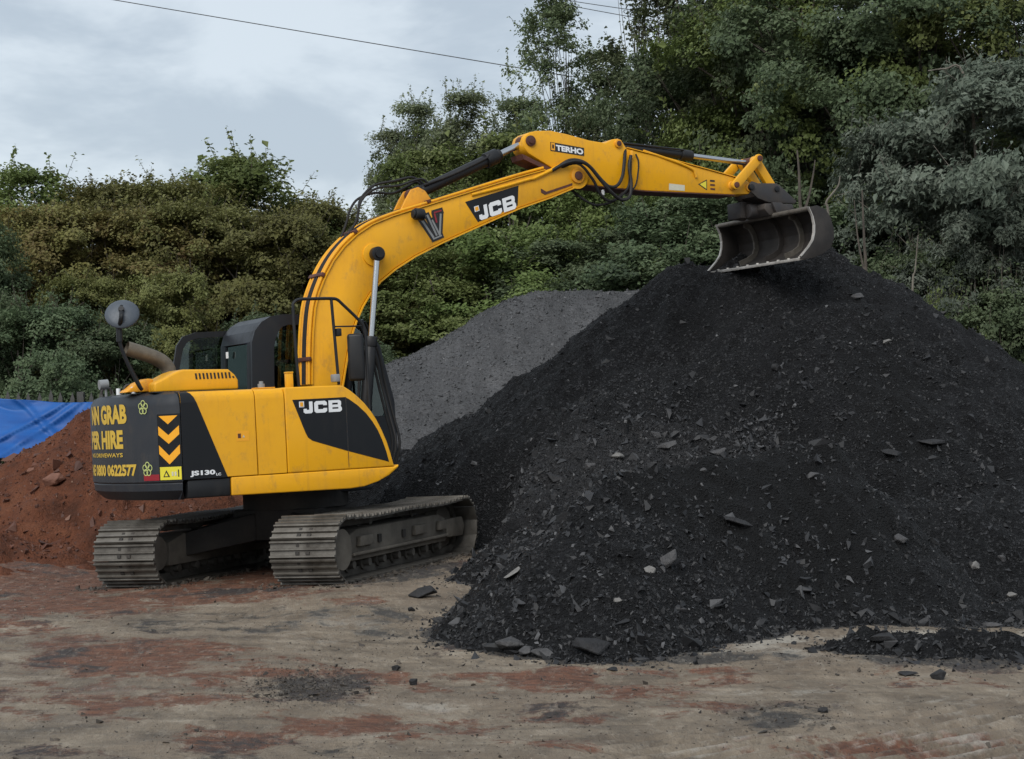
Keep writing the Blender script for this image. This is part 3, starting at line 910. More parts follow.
# ---------- right-hand side panels
def side_panel(name, x0, x1, mats, top_in=0.07):
    """door panel with rounded shoulder: section in (y,z) extruded along x"""
    m = MB()
    sec = [(-1.20, 1.055), (-1.25, 1.06), (-1.25, 1.80), (-1.243, 1.85), (-1.222, 1.885), (-1.185, 1.903), (-1.12, 1.908), (-0.95, 1.910), (-0.95, 1.895), (-1.12, 1.893), (-1.20, 1.85)]
    n = len(sec)
    V = [(x0, y, z) for y, z in sec] + [(x1, y, z) for y, z in sec]
    F = [tuple(range(n)), tuple(range(2 * n - 1, n - 1, -1))] + [(i, i + n, (i + 1) % n + n, (i + 1) % n) for i in range(n)]
    m.add(V, F)
    return m.build(name, mats, digger, SW, bevel=0.004, seg=1)
dpan = side_panel('rear_side_panel', -1.640, -0.881, YEL)
mid = side_panel('side_door', -0.873, -0.571, YEL)
yside = lambda off: (lambda x, z: (x, -1.25 - off, z))
quad_print('black_decal', [(-1.6415, 1.0565), (-1.193, 1.0565), (-1.478, 1.80), (-1.6415, 1.80)], yside(0.003), DECAL, dpan)
def shoulder(off):
    pts = [(-1.25, 1.80), (-1.243, 1.85), (-1.222, 1.885), (-1.185, 1.903)]
    return pts
m = MB()
prof = [(-1.2535, 1.7995), (-1.2465, 1.852), (-1.2245, 1.888), (-1.186, 1.9065), (-1.15, 1.910)]
V = [(-1.638, y, z) for y, z in prof] + [(-1.478 - 0.10 * k / 4, y, z) for k, (y, z) in enumerate(prof)]
m.add(V, [(i, i + 1, i + 6, i + 5) for i in range(4)])
m.build('black_decal', DECAL, dpan, SW, clean=False)
m = MB(); m.add([(-1.6425, -1.254, 1.058), (-1.6425, -1.17, 1.058), (-1.6425, -1.17, 1.80), (-1.6425, -1.254, 1.80)], [(0, 1, 2, 3)]); m.build('black_decal', DECAL, dpan, SW, clean=False)
m = MB(); m.add([(-1.6425, y, z) for y, z in [(-1.254, 1.8003), (-1.2470, 1.853), (-1.2250, 1.889), (-1.187, 1.908), (-1.14, 1.9115), (-1.14, 1.8003)]], [(0, 1, 2, 3, 4, 5)]); m.build('black_decal', DECAL, dpan, SW, clean=False)
P, T = text_geo('JS130', 0.060, 0.255, 0.045)
print_mesh('lettering', P, T, lambda u, v: (-1.575 + u, -1.2565, 1.078 + v), WHITE, dpan)
P, T = text_geo('LC', 0.026, 0.050, 0.03)
print_mesh('lettering', P, T, lambda u, v: (-1.312 + u, -1.2565, 1.078 + v), WHITE, dpan)
quad_print('door_label', [(-1.085, 1.40), (-0.955, 1.40), (-0.955, 1.50), (-1.085, 1.50)], yside(0.002), CHEV, dpan)
quad_print('warning_symbol', [(-1.072, 1.43), (-1.04, 1.43), (-1.04, 1.475), (-1.072, 1.475)], yside(0.004), RUST, dpan)
quad_print('warning_symbol', [(-1.025, 1.435), (-1.00, 1.435), (-1.012, 1.462)], yside(0.004), PALE, dpan)
# front box with its swept nose
arc = [(0.071, 1.905), (0.15, 1.855), (0.235, 1.785), (0.305, 1.715), (0.37, 1.635), (0.425, 1.55), (0.48, 1.44), (0.53, 1.32), (0.565, 1.205), (0.597, 1.075)]
mb = MB(); mb.prism([(-0.563, 1.056), (0.600, 1.056)] + arc[::-1][0:] + [(0.0, 1.910), (-0.563, 1.910)], -1.25, -0.40)
fbox = mb.build('front_side_panel', YEL, digger, SW, bevel=0.028, seg=3)
quad_print('black_decal', [(-0.485, 1.783), (-0.36, 1.45), (-0.335, 1.40), (-0.29, 1.366), (0.090, 1.242), (0.090, 1.788)], yside(0.003), DECAL, fbox)
nose = [(0.098, 1.240), (0.540, 1.108), (0.515, 1.215), (0.475, 1.335), (0.43, 1.44), (0.375, 1.53), (0.31, 1.615), (0.22, 1.70), (0.13, 1.765), (0.098, 1.782)]
quad_print('black_decal', nose, yside(0.003), DECAL, fbox)
P, T = logo_letters(0.118, 0.415)
print_mesh('logo_lettering', P, T, lambda u, v: (-0.370 + u, -1.2555, 1.640 + v + u * 0.01), WHITE, fbox)
quad_print('logo_square', [(-0.415, 1.705), (-0.362, 1.705), (-0.362, 1.762), (-0.415, 1.762)], yside(0.0055), WHITE, fbox)
quad_print('logo_square', [(-0.405, 1.712), (-0.372, 1.712), (-0.372, 1.755), (-0.405, 1.755)], yside(0.0075), CHEV, fbox)
quad_print('seam', [(0.0905, 1.245), (0.0975, 1.243), (0.0975, 1.787), (0.0905, 1.788)], yside(0.0032), GREY, fbox)
quad_print('seam', [(0.091, 1.075), (0.097, 1.075), (0.097, 1.238), (0.091, 1.240)], yside(0.003), RUST, fbox)
# lower skirt
mb = MB()
sk = [(-1.155, 0.872), (0.10, 0.860), (0.26, 0.872), (0.42, 0.915), (0.54, 0.97), (0.645, 1.045), (0.655, 1.075), (0.60, 1.0545), (-1.155, 1.0535)]
mb.prism(sk, -1.248, -0.60)
skirt = mb.build('skirt', YEL, digger, SW, bevel=0.022, seg=3)
mb = MB(); mb.prism([(-1.60, 0.872), (-1.160, 0.872), (-1.160, 1.052), (-1.60, 1.052)], -1.235, -0.9)
mb.build('skirt', BLACK, digger, SW, bevel=0.02)
# left-hand body (far side)
mb = MB(); mb.prism([(-1.60, 1.055), (-0.42, 1.055), (-0.42, 1.905), (-1.60, 1.905)], 0.60, 1.25)
mb.build('left_side_panel', YEL, digger, SW, bevel=0.03)
mb = MB(); mb.prism([(-1.60, 1.06), (-0.55, 1.06), (-0.55, 1.885), (-1.60, 1.885)], -0.94, 0.59)
mb.build('engine_bay', BLACK, digger, SW)

# ---------- bonnet with louvres, on top
hp = [(-0.932, 1.915), (-0.932, 2.010), (-0.965, 2.065), (-1.030, 2.120), (-1.50, 2.132), (-1.58, 2.108), (-1.70, 2.05), (-1.80, 2.01), (-1.80, 1.915)]
mb = MB(); mb.prism(hp, -0.96, -0.50)
hood = mb.build('bonnet', YEL, digger, SW, bevel=0.022, seg=3)
for k in range(11):
    x = -1.375 + k * 0.0385
    m = MB()
    hgt = 0.060 if k < 10 else 0.02
    m.add([(x, -0.963, 2.030), (x + 0.018, -0.963, 2.030), (x + 0.010, -0.963, 2.030 + hgt), (x - 0.008, -0.963, 2.030 + hgt),
           (x, -0.945, 2.030), (x + 0.018, -0.945, 2.030), (x + 0.010, -0.945, 2.030 + hgt), (x - 0.008, -0.945, 2.030 + hgt)],
          [(0, 1, 2, 3), (0, 4, 5, 1), (1, 5, 6, 2), (2, 6, 7, 3), (3, 7, 4, 0)])
    m.build('louvre', INK, hood, SW)
mb = MB(); mb.prism([(-2.03, 1.93), (-1.78, 1.93), (-1.74, 2.055), (-1.80, 2.060), (-1.92, 2.015)], -0.78, -0.50)
mb.build('bonnet_tail', YELD, digger, SW, bevel=0.02)
mb = MB(); mb.prism([(-1.82, 1.913), (-0.93, 1.905), (-0.93, 1.917), (-1.82, 1.925)], -0.99, -0.45)
mb.build('bonnet_seal', INK, digger, SW)
# exhaust
mb = MB()
pth = smooth_path([(-1.42, -0.30, 2.05), (-1.44, -0.30, 2.17), (-1.52, -0.30, 2.255), (-1.68, -0.30, 2.325), (-1.86, -0.30, 2.385)], 6)
mb.tube(pth, 0.074, 18, cap=False)
mb.tube([p + Vector((0, 0, 0)) for p in pth][::-1], 0.066, 18, cap=False)
mb.build('exhaust', EXH, digger, SW)
# rear convex mirror on its bent pole
mb = MB(); mb.tube(smooth_path([(-1.93, -0.98, 1.95), (-1.97, -1.0, 2.00), (-2.07, -1.0, 2.22), (-2.13, -1.0, 2.40), (-2.14, -1.0, 2.55), (-2.11, -1.0, 2.70)], 4), 0.019, 8)
mb.tube([(-2.135, -1.0, 2.42), (-2.135, -1.0, 2.58)], 0.030, 10)
mb.tube([(-1.90, -0.90, 1.95), (-2.12, -0.99, 2.36)], 0.011, 6)
mir = mb.build('mirror_pole', BLACK, digger, SW)
mb = MB()
nrm = Vector((-0.30, -0.75, 0.50)).normalized()
ux = nrm.cross(Vector((0, 0, 1))).normalized(); uy = ux.cross(nrm)
c0 = Vector((-2.094, -0.985, 2.692)); rings = []
for r, h in ((0.004, 0.048), (0.08, 0.040), (0.13, 0.022), (0.162, 0.0), (0.168, -0.014), (0.162, -0.022), (0.02, -0.024)):
    rings.append([c0 + nrm * h + ux * (r * math.cos(2 * math.pi * k / 28)) + uy * (r * math.sin(2 * math.pi * k / 28)) for k in range(28)])
mb.add(*loft(rings))
mdisc = mb.build('mirror', MIRR, digger, SW, angle=60)
mb = MB()
mb.tube(smooth_path([(-2.137, -1.0, 2.54), tuple(c0 + nrm * 0.075 - uy * 0.10), tuple(c0 + nrm * 0.066 - uy * 0.02), tuple(c0 + nrm * 0.062 + uy * 0.05)], 4), [0.022] * 9 + [0.016] * 4, 8)
mb.tube([tuple(c0 + nrm * 0.045), tuple(c0 + nrm * 0.09)], 0.028, 10)
mb.build('mirror_bracket', BLACK, mdisc, SW)
# lifting eyes and rear lamp on the counterweight
for y in (-0.55, 0.25):
    mb = MB(); 
    mb.tube([Vector((-1.93, y, 1.96)) + Vector((0.05 * math.cos(a), 0, 0.05 * math.sin(a))) for a in [math.pi * k / 8 for k in range(-1, 10)]], 0.014, 8)
    mb.build('lifting_eye', HITCH, cw, SW)
mb = MB(); mb.tube([(-1.98, 0.08, 1.90), (-1.985, 0.08, 2.02)], 0.014, 8)
mb.cyl((-2.05, 0.08, 2.035), (-1.96, 0.08, 2.04), 0.05, 16); mb.build('work_lamp', LAMP, digger, SW)
for y in (-0.25, -0.75):
    mb = MB(); mb.cyl((-1.95, y, 1.92), (-1.95, y, 1.985), 0.022, 12); mb.build('bolt_cap', WHITE, cw, SW)
# filler cap, yellow grab post
mb = MB(); mb.cyl((-0.72, -1.03, 1.905), (-0.72, -1.03, 1.96), 0.036, 14); mb.cyl((-0.72, -1.03, 1.96), (-0.72, -1.03, 1.985), 0.022, 14)
mb.build('filler_cap', LAMP, digger, SW)
mb = MB(); mb.box((-0.80, -1.10, 1.9105), (-0.60, -0.96, 1.922)); mb.build('filler_plate', YELD, digger, SW, bevel=0.003)
mb = MB(); mb.box((-0.455, -1.06, 1.905), (-0.385, -0.99, 2.055)); mb.box((-0.460, -1.065, 2.055), (-0.380, -0.985, 2.070)); mb.build('grab_post', YEL, digger, SW, bevel=0.008)
# handrail
mb = MB()
mb.tube(smooth_path([(-0.285, -0.95, 1.90), (-0.30, -0.95, 2.30), (-0.31, -0.95, 2.70), (-0.295, -0.95, 2.775), (-0.23, -0.95, 2.806), (-0.10, -0.95, 2.81), (0.12, -0.95, 2.81), (0.185, -0.95, 2.795), (0.235, -0.95, 2.752), (0.43, -0.95, 2.565), (0.47, -0.95, 2.48), (0.48, -0.95, 2.30), (0.485, -0.95, 1.50)], 3), 0.017, 8)
mb.tube([(0.115, -0.95, 2.80), (0.155, -0.95, 1.92)], 0.017, 8)
mb.tube([(0.13, -0.95, 2.52), (0.445, -0.95, 2.52)], 0.009, 6)
rail = mb.build('handrail', BLACK, digger, SW)
mb = MB(); mb.box((0.145, -1.0, 2.42), (0.195, -0.91, 2.50)); mb.build('rail_clamp', BLACK, rail, SW, bevel=0.008)
mb = MB(); mb.box((0.085, -1.02, 1.95), (0.145, -0.90, 2.03)); mb.build('rail_lamp', LAMP, rail, SW, bevel=0.01)
mb = MB(); mb.obox((0.385, -0.90, 2.20), (0.085, 0.05, 0.245), Matrix.Rotation(rad(-25), 3, 'Z'))
mb.build('wing_mirror', BLACK, rail, SW, bevel=0.03, seg=3)

# ---------- cab
mb = MB()
co = [(-0.37, 1.06), (1.30, 1.06), (1.33, 1.55), (1.27, 2.0), (1.14, 2.42), (1.02, 2.62), (0.90, 2.70), (0.05, 2.735), (-0.09, 2.715), (-0.20, 2.655), (-0.28, 2.56), (-0.32, 2.44)]
ci = [(-0.10, 1.58), (1.20, 1.58), (1.25, 1.70), (1.19, 2.02), (1.06, 2.40), (0.97, 2.54), (0.88, 2.60), (0.12, 2.62), (0.04, 2.60), (-0.01, 2.55), (-0.05, 2.46), (-0.07, 2.36)]
mb.ring(co, ci, 0.25, 0.31)
mb.ring(co, [(-0.22, 1.10), (1.22, 1.10), (1.25, 1.55), (1.19, 2.0), (1.06, 2.38), (0.95, 2.54), (0.86, 2.60), (0.05, 2.62), (-0.06, 2.60), (-0.13, 2.54), (-0.18, 2.46), (-0.21, 2.36)], 1.19, 1.25)
# roof and upper rear skin following the outline
rf = [(1.02, 2.62), (0.90, 2.70), (0.05, 2.735), (-0.09, 2.715), (-0.20, 2.655), (-0.28, 2.56), (-0.32, 2.44)]
ri = [(x * 0.985 + 0.005, z - 0.035) for x, z in rf]
ri[-1] = (-0.275, 2.43); ri[-2] = (-0.24, 2.54); ri[-3] = (-0.165, 2.625)
for a, b, c, d in zip(rf[:-1], rf[1:], ri[1:], ri[:-1]):
    mb.prism([a, b, c, d], 0.312, 1.188)
mb.prism([(-0.37, 1.06), (-0.30, 1.06), (-0.30, 1.60), (-0.36, 1.60)], 0.312, 1.188)
for ya, yb in ((0.312, 0.40), (1.10, 1.188)):
    mb.prism([(-0.36, 1.603), (-0.30, 1.603), (-0.262, 2.425), (-0.322, 2.435)], ya, yb)
for y in (0.28, 1.22):
    mb.tube([(1.33, y, 1.10), (1.31, y, 1.75), (1.17, y, 2.35), (0.98, y, 2.65)], 0.03, 8)
mb.box((1.24, 0.33, 1.06), (1.31, 1.17, 1.5))
mb.box((-0.28, 0.33, 1.06), (1.2, 1.17, 1.12))
cab = mb.build('cab', CABM, digger, SW)
mb = MB(); mb.prism([(-0.345, 1.605), (-0.337, 1.605), (-0.297, 2.425), (-0.305, 2.425)], 0.402, 1.098); mb.build('rear_window', GLASS, cab, SW)
mb = MB(); mb.prism(ci, 0.277, 0.283); mb.build('right_window', GLASS, cab, SW)
mb = MB(); mb.prism([(1.30, 1.52), (1.306, 1.52), (1.295, 1.78), (1.17, 2.33), (1.0, 2.62), (0.992, 2.615), (1.16, 2.32), (1.287, 1.77)], 0.32, 1.18); mb.build('windscreen', GLASS, cab, SW)
mb = MB(); mb.box((0.05, 0.50, 1.12), (0.55, 1.0, 1.55)); mb.prism([(0.0, 1.5), (0.16, 1.5), (0.08, 2.2), (-0.08, 2.2)], 0.50, 1.0); mb.prism([(-0.07, 2.22), (0.03, 2.22), (0.0, 2.42), (-0.10, 2.42)], 0.62, 0.88)
mb.build('seat', INK, cab, SW, bevel=0.04)
mb = MB(); mb.box((0.55, 0.32, 1.12), (1.1, 0.48, 1.75)); mb.build('console', INK, cab, SW, bevel=0.03)
mb = MB(); mb.box((-0.352, 0.93, 2.30), (-0.347, 1.0, 2.37)); mb.build('window_sticker', WHITE, cab, SW)
# open cab door folded back along the far side
mb = MB()
do = [(-1.12, 1.10), (-0.10, 1.10), (-0.10, 2.625), (-0.58, 2.615), (-0.74, 2.57), (-0.815, 2.47), (-0.85, 2.30)]
di = [(-1.04, 1.16), (-0.17, 1.16), (-0.17, 2.56), (-0.56, 2.55), (-0.69, 2.51), (-0.745, 2.43), (-0.78, 2.28)]
mb.ring(do, di, 1.29, 1.33)
mb.prism([(-1.05, 1.155), (-0.165, 1.155), (-0.165, 1.75), (-0.92, 1.75)], 1.295, 1.325)
door = mb.build('cab_door', BLACK, digger, SW)
mb = MB(); mb.prism([(-0.91, 1.755), (-0.172, 1.755), (-0.172, 2.555), (-0.56, 2.545), (-0.69, 2.505), (-0.745, 2.425), (-0.78, 2.28)], 1.307, 1.313); mb.build('door_glass', GLASS, door, SW)

# ---------- boom
btop = [(0.10, 1.40), (0.13, 1.70), (0.184, 1.95), (0.199, 2.22), (0.222, 2.50), (0.261, 2.766), (0.314, 2.93), (0.394, 3.10), (0.50, 3.27), (0.63, 3.42), (0.786, 3.55), (0.97, 3.66), (1.214, 3.752), (1.46, 3.825), (1.677, 3.885), (2.312, 4.068), (2.822, 4.212), (3.167, 4.300), (3.42, 4.375)]
bbot = [(0.34, 1.44), (0.43, 1.68), (0.515, 1.92), (0.575, 2.18), (0.640, 2.44), (0.715, 2.62), (0.800, 2.78), (0.900, 2.92), (1.027, 3.050), (1.214, 3.185), (1.464, 3.325), (1.813, 3.480), (2.290, 3.668), (2.803, 3.868), (3.230, 4.000), (3.55, 4.118)]
tip = [(3.555, 4.405), (3.64, 4.375), (3.695, 4.305), (3.70, 4.225), (3.655, 4.150)]
mb = MB()
poly = btop + tip + bbot[::-1]
mb.prism(poly, -0.18, 0.18)
boom = mb.build('boom', YEL, digger, SW, bevel=0.016, seg=2)
# edge flanges give the plated look
def edge_strip(pts, off, w, y0, y1, name, mat, parent):
    m = MB()
    P = [Vector((x, 0, z)) for x, z in pts]
    out = []
    for i, p in enumerate(P):
        t = (P[min(i + 1, len(P) - 1)] - P[max(i - 1, 0)]).normalized()
        nrm_ = Vector((-t.z, 0, t.x)) * off
        out.append((p.x + nrm_.x, p.z + nrm_.z))
    inn = []
    for i, p in enumerate(P):
        t = (P[min(i + 1, len(P) - 1)] - P[max(i - 1, 0)]).normalized()
        nrm_ = Vector((-t.z, 0, t.x)) * (off - w)
        inn.append((p.x + nrm_.x, p.z + nrm_.z))
    n = len(out)
    V = [(x, y0, z) for x, z in out] + [(x, y0, z) for x, z in inn] + [(x, y1, z) for x, z in out] + [(x, y1, z) for x, z in inn]
    F = []
    for i in range(n - 1):
        F += [(i, i + 1, i + 1 + n, i + n), (i + 2 * n, i + 3 * n, i + 1 + 3 * n, i + 1 + 2 * n), (i, i + 2 * n, i + 1 + 2 * n, i + 1), (i + n, i + 1 + n, i + 1 + 3 * n, i + 3 * n)]
    F += [(0, n, 3 * n, 2 * n), (n - 1, 3 * n - 1, 4 * n - 1, 2 * n - 1)]
    m.add(V, F)
    return m.build(name, mat, parent, SW)
edge_strip(bbot[1:], -0.002, 0.016, -0.195, 0.195, 'lower_flange', YEL, boom)
edge_strip(btop[2:-1], 0.014, 0.012, -0.195, 0.195, 'upper_flange', YEL, boom)
# pipes along the boom's back
def boom_line(off, y, a=0, b=None):
    P = [Vector((x, 0, z)) for x, z in btop]; out = []
    for i, p in enumerate(P):
        t = (P[min(i + 1, len(P) - 1)] - P[max(i - 1, 0)]).normalized()
        out.append((p.x - t.z * off, y, p.z + t.x * off))
    return smooth_path(out[a:b], 3)
for off, y, r, mt in ((0.035, -0.160, 0.016, YEL), (0.035, -0.105, 0.015, YELD), (0.040, -0.050, 0.016, RUBBER), (0.040, 0.0, 0.016, RUBBER), (0.035, 0.06, 0.016, YELD), (0.035, 0.13, 0.018, YEL)):
    mb = MB(); mb.tube(boom_line(off, y, 2, 18), r, 8); mb.build('boom_pipe' if mt is not RUBBER else 'hose', mt, boom, SW)
for k in (3, 7, 10, 14):
    p = btop[k]
    t = (Vector((btop[k + 1][0], 0, btop[k + 1][1])) - Vector((p[0], 0, p[1]))).normalized()
    R3 = Matrix((t, Vector((0, 1, 0)), Vector((-t.z, 0, t.x)))).transposed()
    mb = MB(); mb.obox(Vector((p[0], -0.01, p[1])) + R3 @ Vector((0, 0, 0.045)), (0.022, 0.19, 0.018), R3); mb.build('pipe_clamp', RUST, boom, SW, bevel=0.005)
# looping hoses over the ram foot
for y, dz in ((-0.07, 0.0), (0.03, 0.045), (0.11, -0.04)):
    mb = MB(); mb.tube(smooth_path([(0.72, y, 3.56), (0.83 + dz, y, 3.72), (0.88 + dz, y, 3.90 + dz), (0.98 + dz, y, 4.02 + dz), (1.14, y, 4.09 + dz), (1.36, y, 4.11 + dz * 1.5), (1.56, y, 4.175 + dz), (1.66, y, 4.185), (1.73, y, 4.13)], 5), 0.014, 8); mb.build('hose', RUBBER, boom, SW)
# pivot bosses, lamp
mb = MB(); mb.cyl((3.595, -0.205, 4.245), (3.595, 0.205, 4.245), 0.088, 24); mb.build('pivot_boss', YELD, boom, SW, bevel=0.006)
mb = MB(); mb.cyl((3.595, -0.222, 4.245), (3.595, 0.222, 4.245), 0.050, 20); mb.build('pivot_pin', RUST, boom, SW, bevel=0.004)
mb = MB(); mb.cyl((0.96, -0.20, 3.334), (0.96, 0.20, 3.334), 0.125, 28); mb.build('ram_boss', YEL, boom, SW, bevel=0.006)
mb = MB(); mb.cyl((0.96, -0.36, 3.334), (0.96, 0.36, 3.334), 0.045, 20); mb.build('ram_pin', BLACK, boom, SW)
mb = MB(); mb.cyl((1.44, -0.27, 3.775), (1.545, -0.27, 3.765), 0.066, 20); mb.cyl((1.415, -0.27, 3.777), (1.44, -0.27, 3.775), 0.05, 20); mb.tube([(1.49, -0.20, 3.77), (1.49, -0.27, 3.77)], 0.02, 8); mb.build('work_lamp', BLACK, boom, SW, bevel=0.006)
# end plate lines near the tip
mb = MB(); mb.prism([(3.10, 4.045), (3.15, 4.02), (3.52, 4.135), (3.52, 4.16), (3.17, 4.055), (3.10, 4.09)], -0.186, -0.181); mb.build('weld_bead', RUST, boom, SW)
# boom prints
yb = lambda off: (lambda x, z: (x, -0.18 - off, z))
quad_print('black_decal', [(2.115, 3.925), (2.265, 3.700), (2.785, 3.892), (2.808, 4.120)], yb(0.003), DECAL, boom)
ang = math.atan2(4.012 - 3.849, 2.773 - 2.232)
P, T = logo_letters(0.158, 0.500)
print_mesh('logo_lettering', P, T, lambda u, v: (2.290 + u * math.cos(ang) - v * 0.12, -0.1855, 3.716 + u * math.sin(ang) + v * 0.98), WHITE, boom)
sq = lambda o_, s_: [(2.232 + o_, 3.812 + o_), (2.232 + s_ - o_, 3.828 + o_), (2.222 + s_ - o_, 3.888 - o_), (2.222 + o_, 3.872 - o_)]
quad_print('logo_square', sq(0, 0.06), yb(0.0055), WHITE, boom)
quad_print('logo_square', sq(0.009, 0.06), yb(0.0075), CHEV, boom)
# W emblem: black backing, grey strokes with one red serif
def stroke(a, b, w):
    d = Vector((b[0] - a[0], b[1] - a[1])).normalized(); n_ = Vector((-d.y, d.x)) * w / 2
    return [(a[0] + n_.x, a[1] + n_.y), (a[0] - n_.x, a[1] - n_.y), (b[0] - n_.x, b[1] - n_.y), (b[0] + n_.x, b[1] + n_.y)]
SIL = flat('silver_print', (0.24, 0.25, 0.25), 0.4, 0.3, 30)
WS = (((1.560, 3.722), (1.700, 3.520), 0.036, SIL), ((1.632, 3.775), (1.740, 3.545), 0.032, SIL), ((1.690, 3.720), (1.778, 3.548), 0.030, SIL), ((1.800, 3.790), (1.776, 3.555), 0.032, SIL), ((1.545, 3.735), (1.612, 3.768), 0.022, SIL), ((1.722, 3.790), (1.745, 3.690), 0.028, RED), ((1.715, 3.800), (1.812, 3.826), 0.022, RED), ((1.690, 3.506), (1.800, 3.548), 0.022, SIL))
for k, (a, b, w, mt) in enumerate(WS):
    d_ = (Vector(b) - Vector(a)).normalized() * 0.022
    quad_print('emblem_outline', stroke((a[0] - d_.x, a[1] - d_.y), (b[0] + d_.x, b[1] + d_.y), w + 0.040), yb(0.0020 + 0.0006 * k), INK, boom)
for k, (a, b, w, mt) in enumerate(WS):
    quad_print('emblem_stroke', stroke(a, b, w * 0.72), yb(0.008 + 0.0006 * k), mt, boom)

# boom rams either side
for s in (-1, 1):
    y = s * 0.285
    a = Vector((0.690, y, 1.30)); b = Vector((0.96, y, 3.334)); dv = (b - a).normalized()
    gl = a + dv * 1.13
    mb = MB(); mb.cyl(a - dv * 0.04, gl, 0.062, 20); mb.cyl(gl - dv * 0.09, gl + dv * 0.02, 0.072, 20); mb.cyl(a + dv * 0.35, a + dv * 0.40, 0.070, 20)
    ram = mb.build('boom_ram', BLACK, digger, SW, bevel=0.004)
    mb = MB(); mb.cyl(gl, b - dv * 0.05, 0.034, 18); mb.build('ram_rod', CHROME, ram, SW)
    mb = MB(); mb.cyl((b.x, y - 0.045, b.z), (b.x, y + 0.045, b.z), 0.078, 22); mb.build('ram_eye', BLACK, ram, SW, bevel=0.008)
    mb = MB(); mb.tube(smooth_path([gl - dv * 0.1 + Vector((-0.07, 0, 0)), gl - dv * 0.3 + Vector((-0.10, 0, 0)), a + dv * 0.25 + Vector((-0.09, 0, 0)), a + Vector((-0.12, 0, 0.05))], 4), 0.018, 8); mb.build('hose', RUBBER, ram, SW)
# cables at the cab front corner
for k, (dx, yy) in enumerate(((0.0, 0.10), (0.05, 0.02), (-0.05, -0.10))):
    mb = MB(); mb.tube(smooth_path([(0.86 + dx, yy, 2.62), (1.0 + dx, yy, 2.30), (1.07 + dx, yy, 1.95), (1.10 + dx, yy - 0.1, 1.60), (1.12 + dx, yy - 0.2, 1.28), (1.04 + dx, yy - 0.2, 1.0)], 4), 0.016, 8); mb.build('hose', RUBBER, deck, SW)

# ---------- dipper
dip = [(2.975, 4.500), (2.930, 4.560), (2.925, 4.640), (2.950, 4.700), (3.010, 4.740), (3.10, 4.760), (3.291, 4.768), (3.50, 4.735), (3.81, 4.668), (4.02, 4.645), (4.12, 4.690), (4.20, 4.702), (4.255, 4.668), (4.31, 4.590), (4.774, 4.500), (5.688, 4.308), (6.04, 4.232), (6.095, 4.190), (6.095, 4.112), (6.05, 4.072), (5.825, 4.062), (4.608, 4.090), (4.108, 4.118), (3.733, 4.150), (3.58, 4.190), (3.384, 4.285), (3.190, 4.385)]
mb = MB()
mb.prism(dip, -0.150, 0.150)
dipper = mb.build('dipper', YEL, digger, SW, bevel=0.014)
edge_strip([(4.31, 4.590), (4.774, 4.500), (5.688, 4.308), (6.0, 4.240)], 0.012, 0.010, -0.165, 0.165, 'upper_flange', YEL, dipper)
edge_strip([(3.733, 4.150), (4.108, 4.118), (4.608, 4.090), (5.825, 4.062)], -0.002, 0.012, -0.165, 0.165, 'lower_flange', RUST, dipper)
for x, z, r in ((3.010, 4.640, 0.062), (4.19, 4.640, 0.05), (5.80, 4.168, 0.058), (6.05, 4.150, 0.05)):
    mb = MB(); mb.cyl((x, -0.175, z), (x, 0.175, z), r, 22); b_ = mb.build('pin_boss', YELD if r < 0.06 else RUST, dipper, SW, bevel=0.005)
    mb = MB(); mb.cyl((x, -0.19, z), (x, 0.19, z), r * 0.6, 18); mb.build('pin', RUST, b_, SW, bevel=0.003)
mb = MB(); mb.prism([(2.90, 4.49), (3.19, 4.372), (3.40, 4.275), (3.375, 4.25), (3.14, 4.34), (2.92, 4.43)], -0.14, 0.14); mb.build('nose_plate', RUST, dipper, SW)
mb = MB(); mb.cyl((3.595, -0.176, 4.245), (3.595, -0.152, 4.245), 0.15, 28); mb.build('pivot_collar', YEL, dipper, SW)
yd = lambda off: (lambda x, z: (x, -0.150 - off, z))
quad_print('name_plate', [(3.268, 4.533), (3.718, 4.482), (3.722, 4.578), (3.272, 4.636)], yd(0.003), INK, dipper)
da = math.atan2(-0.053, 0.45)
quad_print('logo_square', [(3.278, 4.543), (3.328, 4.537), (3.331, 4.622), (3.281, 4.628)], yd(0.005), CHEV, dipper)
quad_print('logo_square', [(3.292, 4.562), (3.314, 4.559), (3.316, 4.604), (3.294, 4.607)], yd(0.007), INK, dipper)
P, T = text_geo('TERHO', 0.068, 0.365, 0.05)
print_mesh('lettering', P, T, lambda u, v: (3.342 + u, -0.1555, 4.538 + v - 0.115 * u), WHITE, dipper)
quad_print('pale_label', [(4.875, 4.105), (5.100, 4.096), (5.105, 4.165), (4.880, 4.182)], yd(0.003), PALE, dipper)
quad_print('warning_symbol', [(5.300, 4.180), (5.425, 4.108), (5.432, 4.240)], yd(0.003), INK, dipper)
quad_print('warning_symbol', [(5.322, 4.180), (5.415, 4.125), (5.420, 4.222)], yd(0.005), LABEL_Y, dipper)
for z, mt in ((4.215, INK), (4.165, RUST), (4.115, RUST)):
    quad_print('warning_symbol', [(5.475, z), (5.545, z - 0.004), (5.546, z + 0.018), (5.476, z + 0.022)], yd(0.003), mt, dipper)
